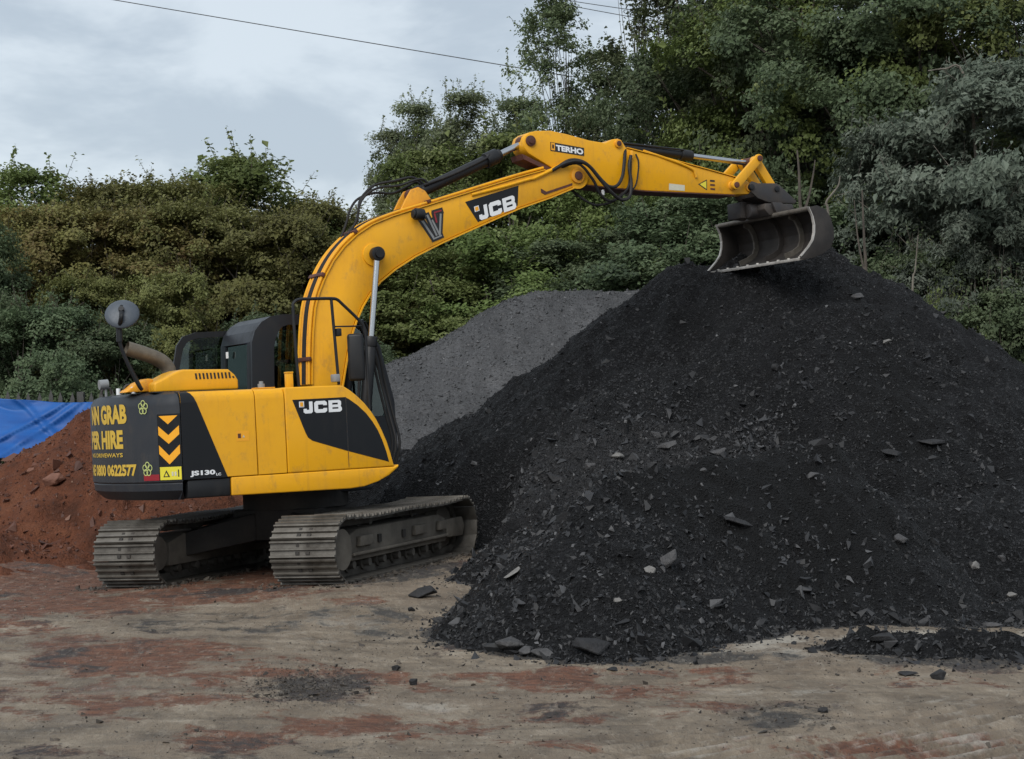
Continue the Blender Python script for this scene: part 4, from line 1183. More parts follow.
# dipper ram on the boom
a = Vector((1.56, 0, 4.015)); b = Vector((3.010, 0, 4.640)); dv = (b - a).normalized()
mb = MB(); mb.cyl(a - dv * 0.03, a + dv * 1.16, 0.066, 22); mb.cyl(a + dv * 0.04, a + dv * 0.11, 0.080, 22); mb.cyl(a + dv * 1.02, a + dv * 1.18, 0.088, 22); mb.cyl(a + dv * 1.18, a + dv * 1.23, 0.062, 20)
ram = mb.build('dipper_ram', BLACK, digger, SW, bevel=0.005)
mb = MB(); mb.cyl(a + dv * 1.2, b - dv * 0.06, 0.038, 18); mb.build('ram_rod', CHROME, ram, SW)
mb = MB(); mb.cyl((b.x, -0.06, b.z), (b.x, 0.06, b.z), 0.085, 22); mb.build('ram_eye', RUST, ram, SW); mb = MB(); mb.cyl((a.x, -0.07, a.z), (a.x, 0.07, a.z), 0.075, 22); mb.build('ram_eye', RUST, ram, SW)
for s in (-1, 1):
    mb = MB(); mb.prism([(1.33, 3.80), (1.76, 3.915), (1.66, 4.055), (1.58, 4.095), (1.49, 4.065), (1.42, 3.96)], min(s * 0.075, s * 0.115), max(s * 0.075, s * 0.115)); mb.build('ram_bracket', YELD, boom, SW, bevel=0.01)
mb = MB(); mb.tube(smooth_path([a + dv * 0.12 + Vector((0, -0.07, 0.06)), a + dv * 0.5 + Vector((0, -0.075, 0.03)), a + dv * 0.95 + Vector((0, -0.075, 0.03)), a + dv * 1.05 + Vector((0, -0.06, 0.05))], 3), 0.015, 8); mb.build('hose', RUBBER, ram, SW)
# bucket ram on the dipper
a = Vector((4.19, 0, 4.640)); b = Vector((6.205, 0, 4.470)); dv = (b - a).normalized()
mb = MB(); mb.cyl(a + dv * 0.05, a + dv * 1.12, 0.052, 22); mb.cyl(a + dv * 0.98, a + dv * 1.14, 0.066, 22); mb.cyl(a + dv * 0.06, a + dv * 0.13, 0.062, 20); mb.tube([a + dv * 0.15 + Vector((0, -0.05, 0.04)), a + dv * 1.0 + Vector((0, -0.05, 0.05))], 0.013, 8)
ram = mb.build('bucket_ram', BLACK, digger, SW, bevel=0.005)
mb = MB(); mb.cyl(a + dv * 1.12, b - dv * 0.05, 0.033, 18); mb.build('ram_rod', CHROME, ram, SW)
mb = MB(); mb.cyl((b.x, -0.07, b.z), (b.x, 0.07, b.z), 0.072, 20); mb.build('ram_eye', RUST, ram, SW); mb = MB(); mb.cyl((a.x, -0.07, a.z), (a.x, 0.07, a.z), 0.06, 20); mb.build('ram_eye', RUST, ram, SW)
# tipping links
def bar(p, q, w, y0, y1, name, mat, parent):
    d = Vector((q[0] - p[0], q[1] - p[1])); L = d.length; d.normalize(); n_ = Vector((-d.y, d.x)); P = []
    for k in range(9):
        t = math.pi / 2 + math.pi * k / 8
        P.append((p[0] + w * (d.x * math.cos(t) + n_.x * math.sin(t)), p[1] + w * (d.y * math.cos(t) + n_.y * math.sin(t))))
    for k in range(9):
        t = -math.pi / 2 + math.pi * k / 8
        P.append((q[0] + w * 0.95 * (d.x * math.cos(t) + n_.x * math.sin(t)), q[1] + w * 0.95 * (d.y * math.cos(t) + n_.y * math.sin(t))))
    m = MB(); m.prism(P, y0, y1)
    return m.build(name, mat, parent, SW, bevel=0.008)
for s in (-1, 1):
    ya, yb_ = sorted((s * 0.195, s * 0.245))
    l = bar((5.80, 4.168), (6.165, 4.500), 0.056, ya, yb_, 'tipping_link', YEL, digger)
    for x, z in ((5.80, 4.168), (6.165, 4.500)):
        mb = MB(); mb.cyl((x, s * 0.19, z), (x, s * 0.262, z), 0.036, 18); mb.build('pin', RUST, l, SW, bevel=0.003)
ll = bar((6.18, 4.485), (6.43, 4.13), 0.058, -0.165, -0.09, 'bucket_link', YEL, digger)
bar((6.18, 4.485), (6.43, 4.13), 0.058, 0.09, 0.165, 'bucket_link', YEL, digger)
mb = MB(); mb.cyl((6.18, -0.19, 4.49), (6.18, 0.19, 4.49), 0.05, 20); mb.build('link_pin', RUST, digger, SW)
# hoses at the elbow
for pts, r in (([(3.25, -0.20, 4.30), (3.40, -0.24, 4.375), (3.54, -0.28, 4.40), (3.681, -0.30, 4.350), (3.832, -0.30, 4.188), (3.969, -0.30, 4.050), (4.11, -0.28, 3.965), (4.243, -0.26, 4.0), (4.303, -0.22, 4.168), (4.300, -0.20, 4.363), (4.345, -0.18, 4.50)], 0.021),
               ([(3.28, -0.20, 4.31), (3.45, -0.25, 4.41), (3.60, -0.27, 4.405), (3.72, -0.27, 4.34), (3.86, -0.27, 4.195), (3.97, -0.26, 4.118), (4.09, -0.24, 4.130), (4.185, -0.22, 4.243), (4.235, -0.20, 4.42), (4.31, -0.12, 4.60)], 0.020),
               ([(3.30, -0.10, 4.30), (3.55, -0.26, 4.38), (3.75, -0.26, 4.20), (3.85, -0.24, 4.04), (3.98, -0.22, 3.955), (4.12, -0.20, 3.99), (4.28, -0.19, 4.12), (4.33, -0.17, 4.30), (4.38, -0.12, 4.52)], 0.017),
               ([(3.35, 0.10, 4.30), (3.55, 0.0, 4.15), (3.70, -0.10, 3.99), (3.88, -0.10, 3.92), (4.10, -0.12, 3.96), (4.22, -0.16, 4.06)], 0.015),
               ([(4.42, -0.17, 4.52), (4.44, -0.19, 4.42), (4.41, -0.20, 4.25), (4.36, -0.20, 4.12), (4.24, -0.18, 4.02)], 0.010)):
    mb = MB(); mb.tube(smooth_path(pts, 5), r, 8); mb.build('hose', RUBBER, dipper, SW)
mb = MB(); mb.box((4.335, -0.195, 4.46), (4.375, -0.155, 4.56)); mb.build('pipe_end', CHEV, dipper, SW, bevel=0.01)
mb = MB(); mb.box((3.90, -0.225, 4.02), (3.93, -0.19, 4.085)); mb.build('hose_tag', WHITE, dipper, SW, bevel=0.008)
mb = MB(); mb.tube(smooth_path([(3.0, -0.19, 4.20), (3.18, -0.195, 4.275), (3.36, -0.20, 4.36), (3.44, -0.205, 4.39)], 5), 0.020, 8); mb.tube(smooth_path([(2.2, -0.185, 4.005), (2.6, -0.19, 4.10), (2.92, -0.19, 4.185), (3.0, -0.19, 4.20)], 4), 0.018, 8); mb.build('boom_pipe', YEL, boom, SW)
mb = MB(); mb.tube(smooth_path([(4.55, -0.14, 4.565), (5.0, -0.158, 4.44), (5.22, -0.162, 4.36), (5.26, -0.165, 4.30), (5.27, -0.165, 4.26)], 4), 0.017, 8); mb.build('dipper_pipe', YEL, dipper, SW)

# ---------- quick hitch and tilting bucket
mb = MB()
hp_ = [(6.02, 4.18), (6.07, 4.225), (6.16, 4.20), (6.44, 4.205), (6.50, 4.17), (6.735, 3.985), (6.70, 3.95), (6.30, 3.965), (6.14, 4.015), (6.05, 4.09)]
for s in (-1, 1):
    ya, yb_ = sorted((s * 0.17, s * 0.205))
    mb.prism(hp_, ya, yb_)
mb.prism([(6.15, 4.05), (6.60, 3.99), (6.66, 3.965), (6.30, 3.965)], -0.168, 0.168)
hitch = mb.build('quick_hitch', HITCH, digger, SW, bevel=0.012)
for x, z in ((6.05, 4.150), (6.43, 4.13)):
    mb = MB(); mb.cyl((x, -0.225, z), (x, 0.225, z), 0.036, 18); mb.build('pin', BLACK, hitch, SW, bevel=0.004)
mb = MB()
mb.prism([(6.22, 3.95), (6.64, 3.945), (6.66, 3.88), (6.40, 3.80), (6.28, 3.80), (6.20, 3.88)], -0.24, 0.24)
mb.cyl((6.12, 0.0, 3.88), (6.62, 0.0, 3.90), 0.085, 20)
mb.cyl((6.14, 0.20, 3.87), (6.22, 0.20, 3.87), 0.09, 20)
mb.box((6.06, 0.05, 3.80), (6.24, 0.34, 4.0))
mb.build('tilt_mount', HITCH, hitch, SW, bevel=0.014)
W2 = 0.96
shell = [(6.335, 3.800), (6.44, 3.825), (6.555, 3.785), (6.625, 3.68), (6.662, 3.56), (6.660, 3.45), (6.61, 3.345), (6.50, 3.275), (6.36, 3.225), (6.24, 3.208)]
def inset(pts, w):
    P = [Vector((x, 0, z)) for x, z in pts]; out = []
    for i, p in enumerate(P):
        t = (P[min(i + 1, len(P) - 1)] - P[max(i - 1, 0)]).normalized()
        out.append((p.x + t.z * w, p.z - t.x * w))
    return out
ins = inset(shell, 0.022)
mb = MB()
for a, b, c, d in zip(shell[:-1], shell[1:], ins[1:], ins[:-1]):
    mb.prism([a, b, c, d], -W2 + 0.02, W2 - 0.02)
bucket = mb.build('bucket', BUCK, digger, SW, angle=50)
sp_poly = [(6.320, 3.815), (6.375, 3.70), (6.392, 3.600), (6.385, 3.51), (6.356, 3.42), (6.29, 3.34), (6.165, 3.225), (6.16, 3.195), (6.24, 3.195), (6.36, 3.213), (6.50, 3.262), (6.62, 3.335), (6.672, 3.45), (6.674, 3.56), (6.637, 3.69), (6.565, 3.795), (6.44, 3.838)]
for s in (-1, 1):
    ya, yb_ = sorted((s * (W2 - 0.019), s * (W2 + 0.006)))
    mb = MB(); mb.prism(sp_poly, ya, yb_); sp_ = mb.build('side_plate', BUCK, bucket, SW, bevel=0.003)
    e = sp_poly[0:7]; ee = [(x - 0.014, z + 0.006) for x, z in e]
    mb = MB()
    for p, q, r_, t in zip(e[:-1], e[1:], ee[1:], ee[:-1]):
        mb.prism([p, q, r_, t], ya - 0.006, yb_ + 0.006)
    mb.build('side_cutter', EDGE, sp_, SW)
mb = MB(); mb.obox((6.215, 0, 3.205), (0.085, W2 - 0.03, 0.016), Matrix.Rotation(rad(-8), 3, 'Y')); ce = mb.build('cutting_edge', EDGE, bucket, SW, bevel=0.004)
for k in range(9):
    y = -W2 + 0.12 + k * (2 * W2 - 0.24) / 8
    mb = MB(); mb.cyl((6.235, y, 3.212), (6.235, y, 3.236), 0.020, 10); mb.build('edge_bolt', EDGE, ce, SW)
mb = MB(); mb.tube([(6.345, -W2 + 0.03, 3.802), (6.345, W2 - 0.03, 3.802)], 0.030, 14); mb.build('top_tube', STEEL, bucket, SW)
for y in (-0.42, 0.0, 0.52):
    i2 = inset(shell, 0.023); i3 = inset(shell, 0.088)
    mb = MB()
    for a, b, c, d in zip(i2[1:-2], i2[2:-1], i3[2:-1], i3[1:-2]):
        mb.prism([a, b, c, d], y - 0.014, y + 0.014)
    mb.build('inner_rib', STEEL if y else BUCK, bucket, SW)
for s in (-1, 1):
    mb = MB(); mb.prism([(6.34, 3.83), (6.56, 3.79), (6.60, 3.86), (6.42, 3.955), (6.28, 3.955)], min(s * 0.26, s * 0.30), max(s * 0.26, s * 0.30)); mb.build('hanger', HITCH, bucket, SW, bevel=0.008)

# ================================================================ stones and fragments
def hull_pts(seed, n=13, flat_=0.6):
    r = np.random.default_rng(seed)
    P = r.normal(size=(n, 3)); P /= np.linalg.norm(P, axis=1)[:, None]
    P *= r.uniform(0.75, 1.1, (n, 1)); P[:, 2] *= flat_; P[:, 1] *= r.uniform(0.6, 0.95)
    bm = bmesh.new()
    for p in P: bm.verts.new(p)
    res = bmesh.ops.convex_hull(bm, input=bm.verts)
    bmesh.ops.delete(bm, geom=[v for v in bm.verts if not v.link_faces], context='VERTS')
    bmesh.ops.triangulate(bm, faces=bm.faces)
    bm.verts.index_update()
    V = np.array([v.co[:] for v in bm.verts]); F = np.array([[v.index for v in f.verts] for f in bm.faces])
    bm.free()
    return V, F
BASES = [hull_pts(300 + k, 7, [0.5, 0.7, 0.9][k % 3]) for k in range(9)]

def chip_material(name, dark_, mid_, pale_):
    M = Mat(name)
    t = M.attr('tint')
    n = M.noise(30, 4, 0.6)
    c = M.ramp(t, [(0.0, dark_), (0.72, mid_), (1.0, pale_)])
    c = M.mixc(M.math('MULTIPLY', n, 0.45), c, dark_)
    return M.done(c, 0.62, spec=0.35, normal=M.bump(n, 0.4, 0.01))
CHIP = chip_material('coal_chip', (0.0070, 0.0073, 0.0083), (0.028, 0.029, 0.032), (0.120, 0.121, 0.126))
MUDCHIP = chip_material('mud_chip', (0.025, 0.022, 0.020), (0.085, 0.068, 0.052), (0.30, 0.27, 0.22))
CLAYCHIP = chip_material('clay_chip', (0.045, 0.020, 0.014), (0.130, 0.050, 0.030), (0.26, 0.17, 0.12))
GRAVCHIP = chip_material('gravel_chip', (0.026, 0.027, 0.029), (0.080, 0.081, 0.085), (0.18, 0.18, 0.185))

def scatter(name, X, Y, S, hf, tint, mat, label, cat, tilt=0.5, sink=0.25, parent=None):
    e = 0.03
    Z = hf(X, Y)
    nx = -(hf(X + e, Y) - Z) / e; ny = -(hf(X, Y + e) - Z) / e
    N = np.stack([nx, ny, np.ones_like(nx)], -1)
    N += rng.normal(0, tilt * 0.5, N.shape)
    N /= np.linalg.norm(N, axis=1)[:, None]
    A = rng.normal(size=N.shape); A -= (A * N).sum(1)[:, None] * N; A /= np.linalg.norm(A, axis=1)[:, None]
    B = np.cross(N, A)
    kind = rng.integers(0, len(BASES), len(X))
    asp = rng.uniform(0.7, 1.5, len(X))
    VV = []; FF = []; TT = []; off = 0
    for k, (bv, bf) in enumerate(BASES):
        i = np.nonzero(kind == k)[0]
        if not len(i): continue
        L = bv[None] * S[i][:, None, None]
        P = A[i][:, None, :] * (L[:, :, :1] * asp[i][:, None, None]) + B[i][:, None, :] * L[:, :, 1:2] + N[i][:, None, :] * L[:, :, 2:3]
        P += np.stack([X[i], Y[i], Z[i] + S[i] * sink * 0.4], -1)[:, None, :]
        VV.append(P.reshape(-1, 3)); TT.append(np.repeat(tint[i], len(bv)))
        FF.append((bf[None] + (np.arange(len(i)) * len(bv))[:, None, None]).reshape(-1, 3) + off)
        off += len(i) * len(bv)
    me = np_mesh(name, np.concatenate(VV), np.concatenate(FF), {'tint': np.concatenate(TT)})
    o = link_mesh(name, me, parent, [mat])
    tag(o, label, cat, kind='stuff')
    return o

# coal and shale fragments over the black heap
n = 88000
X = rng.uniform(-2.2, 7.6, n); Y = 12.3 + 11.4 * rng.random(n) ** 1.15
h = H_heap(X, Y)
dens = 0.30 + 0.75 * sstep(-0.15, 0.35, fbm(X * 0.8, Y * 0.8, 201, 3)) + 0.4 * sstep(0.5, -0.2, h)
ok = (h > -0.03) & (rng.random(n) < dens)
X, Y = X[ok], Y[ok]
smooth_ = np.exp(-(((X - 1.9) / 1.5) ** 2 + ((Y - 15.9) / 1.1) ** 2))
ok = rng.random(len(X)) > 0.75 * smooth_
X, Y = X[ok], Y[ok]
S = 0.0105 * (1 + rng.pareto(2.7, len(X))); S = np.clip(S, 0.01, 0.058)
T_ = np.clip(rng.beta(1.3, 2.6, len(X)) + 0.25 * (rng.random(len(X)) < 0.06), 0, 1)
scatter('coal_fragments', X, Y, S, H_heap, T_, CHIP, 'countless small shale and coal fragments strewn over the black heap', 'fragments')
# coarser rubble in a band above the lower apron and down the left flank
n = 9500
X = np.concatenate([rng.uniform(-1.6, 3.2, n), rng.uniform(-1.2, 3.5, n // 2)]); Y = np.concatenate([np.where(rng.random(n) < 0.6, rng.normal(20.0, 0.5, n), rng.uniform(17.3, 20.0, n)), rng.uniform(13.2, 16.5, n // 2)])
h = H_heap(X, Y); ok = (h > 0.0) & (rng.random(len(X)) < 0.25 + sstep(-0.1, 0.4, fbm(X * 1.2, Y * 1.2, 211, 3)))
X, Y = X[ok], Y[ok]
S = np.clip(0.018 * (1 + rng.pareto(3.0, len(X))), 0.018, 0.085)
scatter('shale_rubble', X, Y, S, H_heap, np.clip(rng.beta(2.6, 2.0, len(X)), 0, 1), CHIP, 'coarser broken shale rubble banded across the black heap', 'rubble', tilt=0.8)
# ragged spill along the foot of the heap
n = 60000
X = rng.uniform(-1.6, 7.0, n); Y = rng.uniform(12.2, 18.5, n)
gap = H_heap(X, Y) - H_ground(X, Y)
ok = (gap < 0.03) & (rng.random(n) < 0.75 * np.exp(np.clip(gap, -3, 0) / 0.075))
X, Y = X[ok], Y[ok]
S = np.clip(0.011 * (1 + rng.pareto(2.6, len(X))), 0.01, 0.075)
scatter('toe_spill', X, Y, S, H_yard, np.clip(rng.beta(1.3, 2.8, len(X)), 0, 1), CHIP, 'ragged spill of dark fragments along the foot of the black heap', 'rubble', tilt=0.8)
# crumbs spilled on the yard
spill = []
for px, py, sx, sy, m_ in ((310, 683, 40, 11, 2200), (440, 625, 40, 25, 350), (700, 657, 140, 6, 350), (790, 714, 60, 12, 260), (560, 700, 90, 20, 160), (950, 655, 110, 14, 700), (400, 578, 70, 12, 320), (510, 668, 420, 55, 420), (480, 735, 430, 25, 240)):
    cx, cy = gpt(px, py)
    a = rng.normal(0, sx / FPX * cy * 0.8, m_); b = rng.normal(0, sy * cy * cy / (EYE * FPX) * 0.8, m_)
    spill.append(np.stack([cx + a, cy + b], -1))
P = np.concatenate(spill)
P = P[(P[:, 1] > 9.3) & (H_heap(P[:, 0], P[:, 1]) < 0.02)]
S = np.clip(0.0050 * (1 + rng.pareto(2.8, len(P))), 0.004, 0.034)
Q = np.stack([rng.uniform(-5.5, 6.0, 9000), 9.4 + 11 * rng.random(9000) ** 1.3], -1)
Q = Q[(H_heap(Q[:, 0], Q[:, 1]) < 0.0) & (rng.random(9000) < 0.25 + sstep(-0.1, 0.4, fbm(Q[:, 0], Q[:, 1] * 2, 221, 3)))]
T_ = np.concatenate([np.clip(rng.beta(1.2, 3.0, len(P)), 0, 1), np.clip(rng.beta(2.4, 1.8, len(Q)), 0, 1)])
S = np.concatenate([S, np.clip(0.0065 * (1 + rng.pareto(2.8, len(Q))), 0.006, 0.030)]); P = np.concatenate([P, Q])
lx_ = rng.uniform(-2.0, 2.0, 2600); ly_ = rng.choice([-1.36, -0.63, 0.63, 1.36], 2600) + rng.normal(0, 0.09, 2600)
K = np.stack([MO[0] + MT[0, 0] * lx_ + MT[0, 1] * ly_, MO[1] + MT[1, 0] * lx_ + MT[1, 1] * ly_], -1)
P = np.concatenate([P, K]); S = np.concatenate([S, np.clip(0.012 * (1 + rng.pareto(3.0, len(K))), 0.01, 0.045)]); T_ = np.concatenate([T_, np.clip(rng.beta(1.6, 2.2, len(K)), 0, 0.75)])
scatter('loose_grit', P[:, 0], P[:, 1], S, H_ground, T_, MUDCHIP, 'loose dark grit and crumbs spilled across the yard ground', 'grit')
# clods on the clay heap
n = 9000
X = rng.uniform(-8.5, -2.0, n); Y = rng.uniform(18.8, 25.0, n); h = H_red(X, Y); ok = h > 0.0
X, Y = X[ok], Y[ok]; S = np.clip(0.013 * (1 + rng.pareto(2.4, len(X))), 0.01, 0.11)
scatter('clay_clods', X, Y, S, H_red, np.clip(rng.beta(1.5, 2.6, len(X)), 0, 1), CLAYCHIP, 'crumbled red clods covering the clay heap', 'clods', tilt=0.9)
n = 15000
X = rng.uniform(-3.0, 3.5, n); Y = rng.uniform(23.5, 29.0, n); h = H_gravel(X, Y); ok = (h > 0.6)
X, Y = X[ok], Y[ok]; S = np.clip(0.012 * (1 + rng.pareto(3.2, len(X))), 0.01, 0.05)
scatter('gravel_stones', X, Y, S, H_gravel, np.clip(rng.beta(1.5, 2.2, len(X)), 0, 1), GRAVCHIP, 'small grey stones covering the gravel heap', 'gravel')

def stone_material(name, a, b):
    M = Mat(name)
    n = M.noise(7, 6, 0.65); n2 = M.noise(45, 4, 0.6)
    c = M.mixc(M.ramp(n, [(0.35, 0.0), (0.68, 1.0)]), a, b)
    return M.done(c, 0.68, spec=0.3, normal=M.bump(M.math('ADD', n, n2), 0.6, 0.02))
ST_DARK = stone_material('dark_shale', (0.011, 0.011, 0.012), (0.026, 0.026, 0.028))
ST_GREY = stone_material('grey_shale', (0.036, 0.036, 0.039), (0.080, 0.079, 0.080))
ST_PALE = stone_material('pale_stone', (0.105, 0.102, 0.098), (0.195, 0.190, 0.182))
ST_CLAY = stone_material('clay_lump', (0.110, 0.048, 0.032), (0.190, 0.092, 0.062))
def rock(px, py, wpx, hpx, mat, label, seed, group=None, flat_=None, yaw=0.0, tilt=0.0, depth=0.7, name='rock', hf=None):
    x, y, z = surf_hit(px, py, hf or H_yard)
    w = wpx / FPX * y / 2; hh_ = hpx / FPX * y / 2
    r = np.random.default_rng(seed)
    V, F = hull_pts(seed + 900, 16, 1.0)
    V = V / np.abs(V).max(0)
    V = V * np.array([w, max(w * depth, hh_ * 0.8), hh_])
    V[:, 0] += V[:, 2] * r.uniform(-0.3, 0.3)
    a = rad(yaw); R = np.array([[math.cos(a), -math.sin(a), 0], [math.sin(a), math.cos(a), 0], [0, 0, 1]])
    b = rad(tilt); R2 = np.array([[math.cos(b), 0, math.sin(b)], [0, 1, 0], [-math.sin(b), 0, math.cos(b)]])
    V = V @ R2.T @ R.T
    V[:, 2] -= V[:, 2].min()
    bm = bmesh.new(); me0 = np_mesh(name, V, F); bm.from_mesh(me0)
    es = [e for e in bm.edges if len(e.link_faces) == 2 and e.calc_face_angle(0) > rad(25)]
    bmesh.ops.bevel(bm, geom=es, offset=min(w, hh_) * 0.10, segments=1, affect='EDGES', clamp_overlap=True)
    bm.to_mesh(me0); bm.free()
    o = link_mesh(name, me0, None, [mat])
    o.location = (x, y + 0.02, z - hh_ * 0.32)
    tag(o, label, 'rock', group)
    return o
GR = 'larger stones on and around the black heap'
for i, (px, py, w, h_, mt, lab, yaw, tl) in enumerate((
        (508, 650, 38, 14, ST_GREY, 'broad grey slab at the front toe of the black heap, left of the twin blocks', 10, 4),
        (528, 656, 20, 10, ST_GREY, 'small grey block in front of the dark clod at the heap toe', 30, -6),
        (543, 658, 24, 12, ST_GREY, 'nearest pale grey block lying against the dark clod at the heap toe', -15, 5),
        (590, 655, 46, 20, ST_DARK, 'large dark clod at the front toe of the black heap', 5, 0),
        (667, 568, 26, 17, ST_GREY, 'grey tilted boulder halfway up the lower black apron', 20, -25),
        (650, 574, 14, 9, ST_PALE, 'small pale stone just left of the tilted grey boulder', 0, 20),
        (514, 578, 26, 5, ST_PALE, 'thin pale sliver of slate on the left flank of the lower apron', 10, -28),
        (618, 606, 9, 6, ST_PALE, 'small pale stone low on the apron above the bare mud', 0, 0),
        (668, 450, 26, 9, ST_GREY, 'long grey slab on the crest above the lower apron', 12, -14),
        (618, 460, 15, 9, ST_PALE, 'pale angular stone left of the long grey slab on the crest', 40, 10),
        (588, 472, 18, 10, ST_GREY, 'grey broken lump at the left end of the crest', 15, -10),
        (555, 483, 26, 12, ST_DARK, 'dark blocky lump beside the left end of the crest', 25, 12),
        (703, 475, 11, 6, ST_GREY, 'small grey chip above the smooth dark apron face', 0, 0),
        (813, 479, 15, 8, ST_GREY, 'grey stone sitting alone in the dark middle of the black heap', 10, -15),
        (893, 458, 22, 9, ST_DARK, 'dark clod with a broken edge on the right side of the black heap', 30, 15),
        (932, 446, 34, 8, ST_DARK, 'long flat dark slab on the right side of the black heap', 0, 4),
        (900, 543, 20, 12, ST_GREY, 'grey rounded slab low on the right half of the black heap', 15, 12),
        (976, 570, 12, 11, ST_PALE, 'pale cube-like stone low at the right edge of the black heap', 20, 0),
        (1002, 563, 12, 9, ST_GREY, 'grey stone right of the pale cube-like stone', 0, 8),
        (1012, 598, 14, 6, ST_PALE, 'flat pale stone beside the upper strip of bare mud', 0, 0),
        (994, 628, 20, 8, ST_GREY, 'flat grey slab between the two strips of bare mud', 10, 5),
        (884, 643, 28, 11, ST_DARK, 'dark lump at the left end of the windrow on bare mud', 0, 0),
        (940, 680, 18, 12, ST_DARK, 'dark lump standing alone on the mud in front of the windrow', 35, 0),
        (908, 676, 24, 6, ST_DARK, 'low dark flake left of the lone lump on the mud', 0, 0),
        (424, 597, 34, 13, ST_DARK, 'dark slab lying on the mud left of the heap toe, near the track', 20, -14),
        (411, 612, 8, 6, ST_DARK, 'small dark stone just below the dark slab by the track', 0, 0),
        (396, 671, 10, 7, ST_DARK, 'upper of two small dark stones alone on the open mud', 0, 0),
        (413, 686, 9, 8, ST_DARK, 'lower of two small dark stones alone on the open mud', 20, 0),
        (824, 714, 12, 8, ST_DARK, 'dark stone on the mud amid scattered grit at lower right', 0, 0),
        (615, 672, 18, 5, ST_DARK, 'flat dark flake on the mud right of the orange clay smear', 0, 0),
        (737, 527, 34, 8, ST_DARK, 'dark slab standing in for a dark hollow in the middle of the lower apron face', 8, 14),  # no real slab: added dark piece imitating a dark hollow
        (718, 455, 20, 9, ST_GREY, 'grey lump right of the long grey slab on the crest', 20, 0),
        (858, 300, 16, 7, ST_GREY, 'grey slab high on the black heap below the bucket', 10, -8),
        (886, 345, 12, 5, ST_PALE, 'small pale flake high on the right flank of the black heap', 5, -20),
        (776, 372, 12, 10, ST_DARK, 'dark upright chip in the middle of the black slope under the bucket', 30, 20))):
    rock(px, py, w, h_, mt, lab, i, GR, yaw=yaw, tilt=tl)
rock(52, 486, 24, 13, ST_CLAY, 'tilted reddish boulder in the face of the red clay heap', 71, yaw=15, tilt=-22, hf=H_red)
rock(30, 472, 9, 5, ST_CLAY, 'small pale red stone above left of the clay heap boulder', 72, yaw=15, tilt=-30, hf=H_red)

# pale bare twig branch beside the bucket, rooted behind the heap
# ================================================================ fence, tarpaulin, plank
fence = empty('palisade_fence', (-6.2, 27.2, 0))
tag(fence, 'grey palisade fence of upright pales behind the blue tarpaulin', 'fence')
FEN = rough_metal('galvanised_fence', (0.085, 0.085, 0.083), (0.050, 0.050, 0.048), 0.55, 0.4, 5)
mb = MB(); mb.prism([(-0.032, 0.0), (0.032, 0.0), (0.032, 1.72), (0.0, 1.82), (-0.032, 1.72)], -0.006, 0.006); p0 = mb.build('pale', FEN); pale_me = p0.data; bpy.data.objects.remove(p0)
for k in range(34):
    o = bpy.data.objects.new('pale', pale_me); COL.objects.link(o); o.parent = fence
    o.location = (-2.9 + k * 0.155, random.uniform(-0.004, 0.004), random.uniform(-0.03, 0.02)); o.rotation_euler = (0, random.uniform(-0.015, 0.015), 0)
for z in (0.45, 1.40):
    mb = MB(); mb.box((-3.0, 0.012, z), (2.4, 0.05, z + 0.05)); mb.build('rail', FEN, fence)
for x in (-2.97, -0.3, 2.35):
    mb = MB(); mb.box((x - 0.05, 0.055, 0.0), (x + 0.05, 0.15, 1.80)); mb.build('post', FEN, fence)

def tarp_material():
    M = Mat('blue_tarpaulin')
    n = M.noise(2.2, 5, 0.6, stretch=(0.5, 1, 2.5)); n2 = M.noise(220, 2, 0.5)
    c = M.mixc(M.ramp(n, [(0.35, 0.0), (0.7, 1.0)]), (0.005, 0.055, 0.225), (0.008, 0.090, 0.320))
    return M.done(c, 0.55, spec=0.35, normal=M.bump(n2, 0.12, 0.004))
us = np.linspace(0, 1, 130); vs = np.linspace(0, 1, 60)
U_, V_ = np.meshgrid(us, vs)
X = -9.4 + U_ * 6.0
top = 1.715 - 0.10 * U_ - 0.03 * np.sin(U_ * 17) * 0.6
bot = 0.78 + 0.10 * U_ + 0.04 * np.sin(U_ * 23)
Z = top + (bot - top) * V_
Yt = 26.95 - 0.70 * V_ ** 1.6
fold = fbm(X * 0.55 + Z * 0.9, Z * 1.3 - X * 0.35, 401, 3)
Yt = Yt - 0.24 * np.abs(fold) - 0.020 * fbm(X * 2.0 + Z, Z * 2.4 + X, 405, 2)
for cx_, sl_, am in ((-8.2, 0.9, 0.05), (-7.35, 1.6, 0.07), (-7.0, 1.3, 0.06), (-6.75, -1.2, 0.06), (-6.5, 0.7, 0.05), (-6.25, 2.2, 0.06), (-6.0, 1.1, 0.06), (-5.6, -0.8, 0.05)):
    Yt = Yt - am * np.exp(-((X - cx_ - sl_ * (Z - 1.2)) / 0.06) ** 2)
Z = Z + 0.02 * fbm(X * 1.5, Z * 1.5, 409, 2)
idx = np.arange(U_.size).reshape(U_.shape)
F = np.stack([idx[:-1, :-1], idx[:-1, 1:], idx[1:, 1:], idx[1:, :-1]], -1).reshape(-1, 4)
me = np_mesh('tarpaulin', np.stack([X, Yt, Z], -1).reshape(-1, 3), F, smooth=True)
tarp = link_mesh('tarpaulin', me, None, [tarp_material()])
sm = tarp.modifiers.new('thickness', 'SOLIDIFY'); sm.thickness = 0.004
tag(tarp, 'creased bright blue tarpaulin hung in front of the palisade fence', 'tarpaulin')
WOOD = rough_metal('weathered_wood', (0.205, 0.175, 0.140), (0.120, 0.100, 0.080), 0.8, 0.0, 5)
mb = MB(); mb.obox((0, 0, 0), (0.75, 0.07, 0.018), Matrix.Rotation(rad(-27), 3, 'Y') @ Matrix.Rotation(rad(12), 3, 'X'))
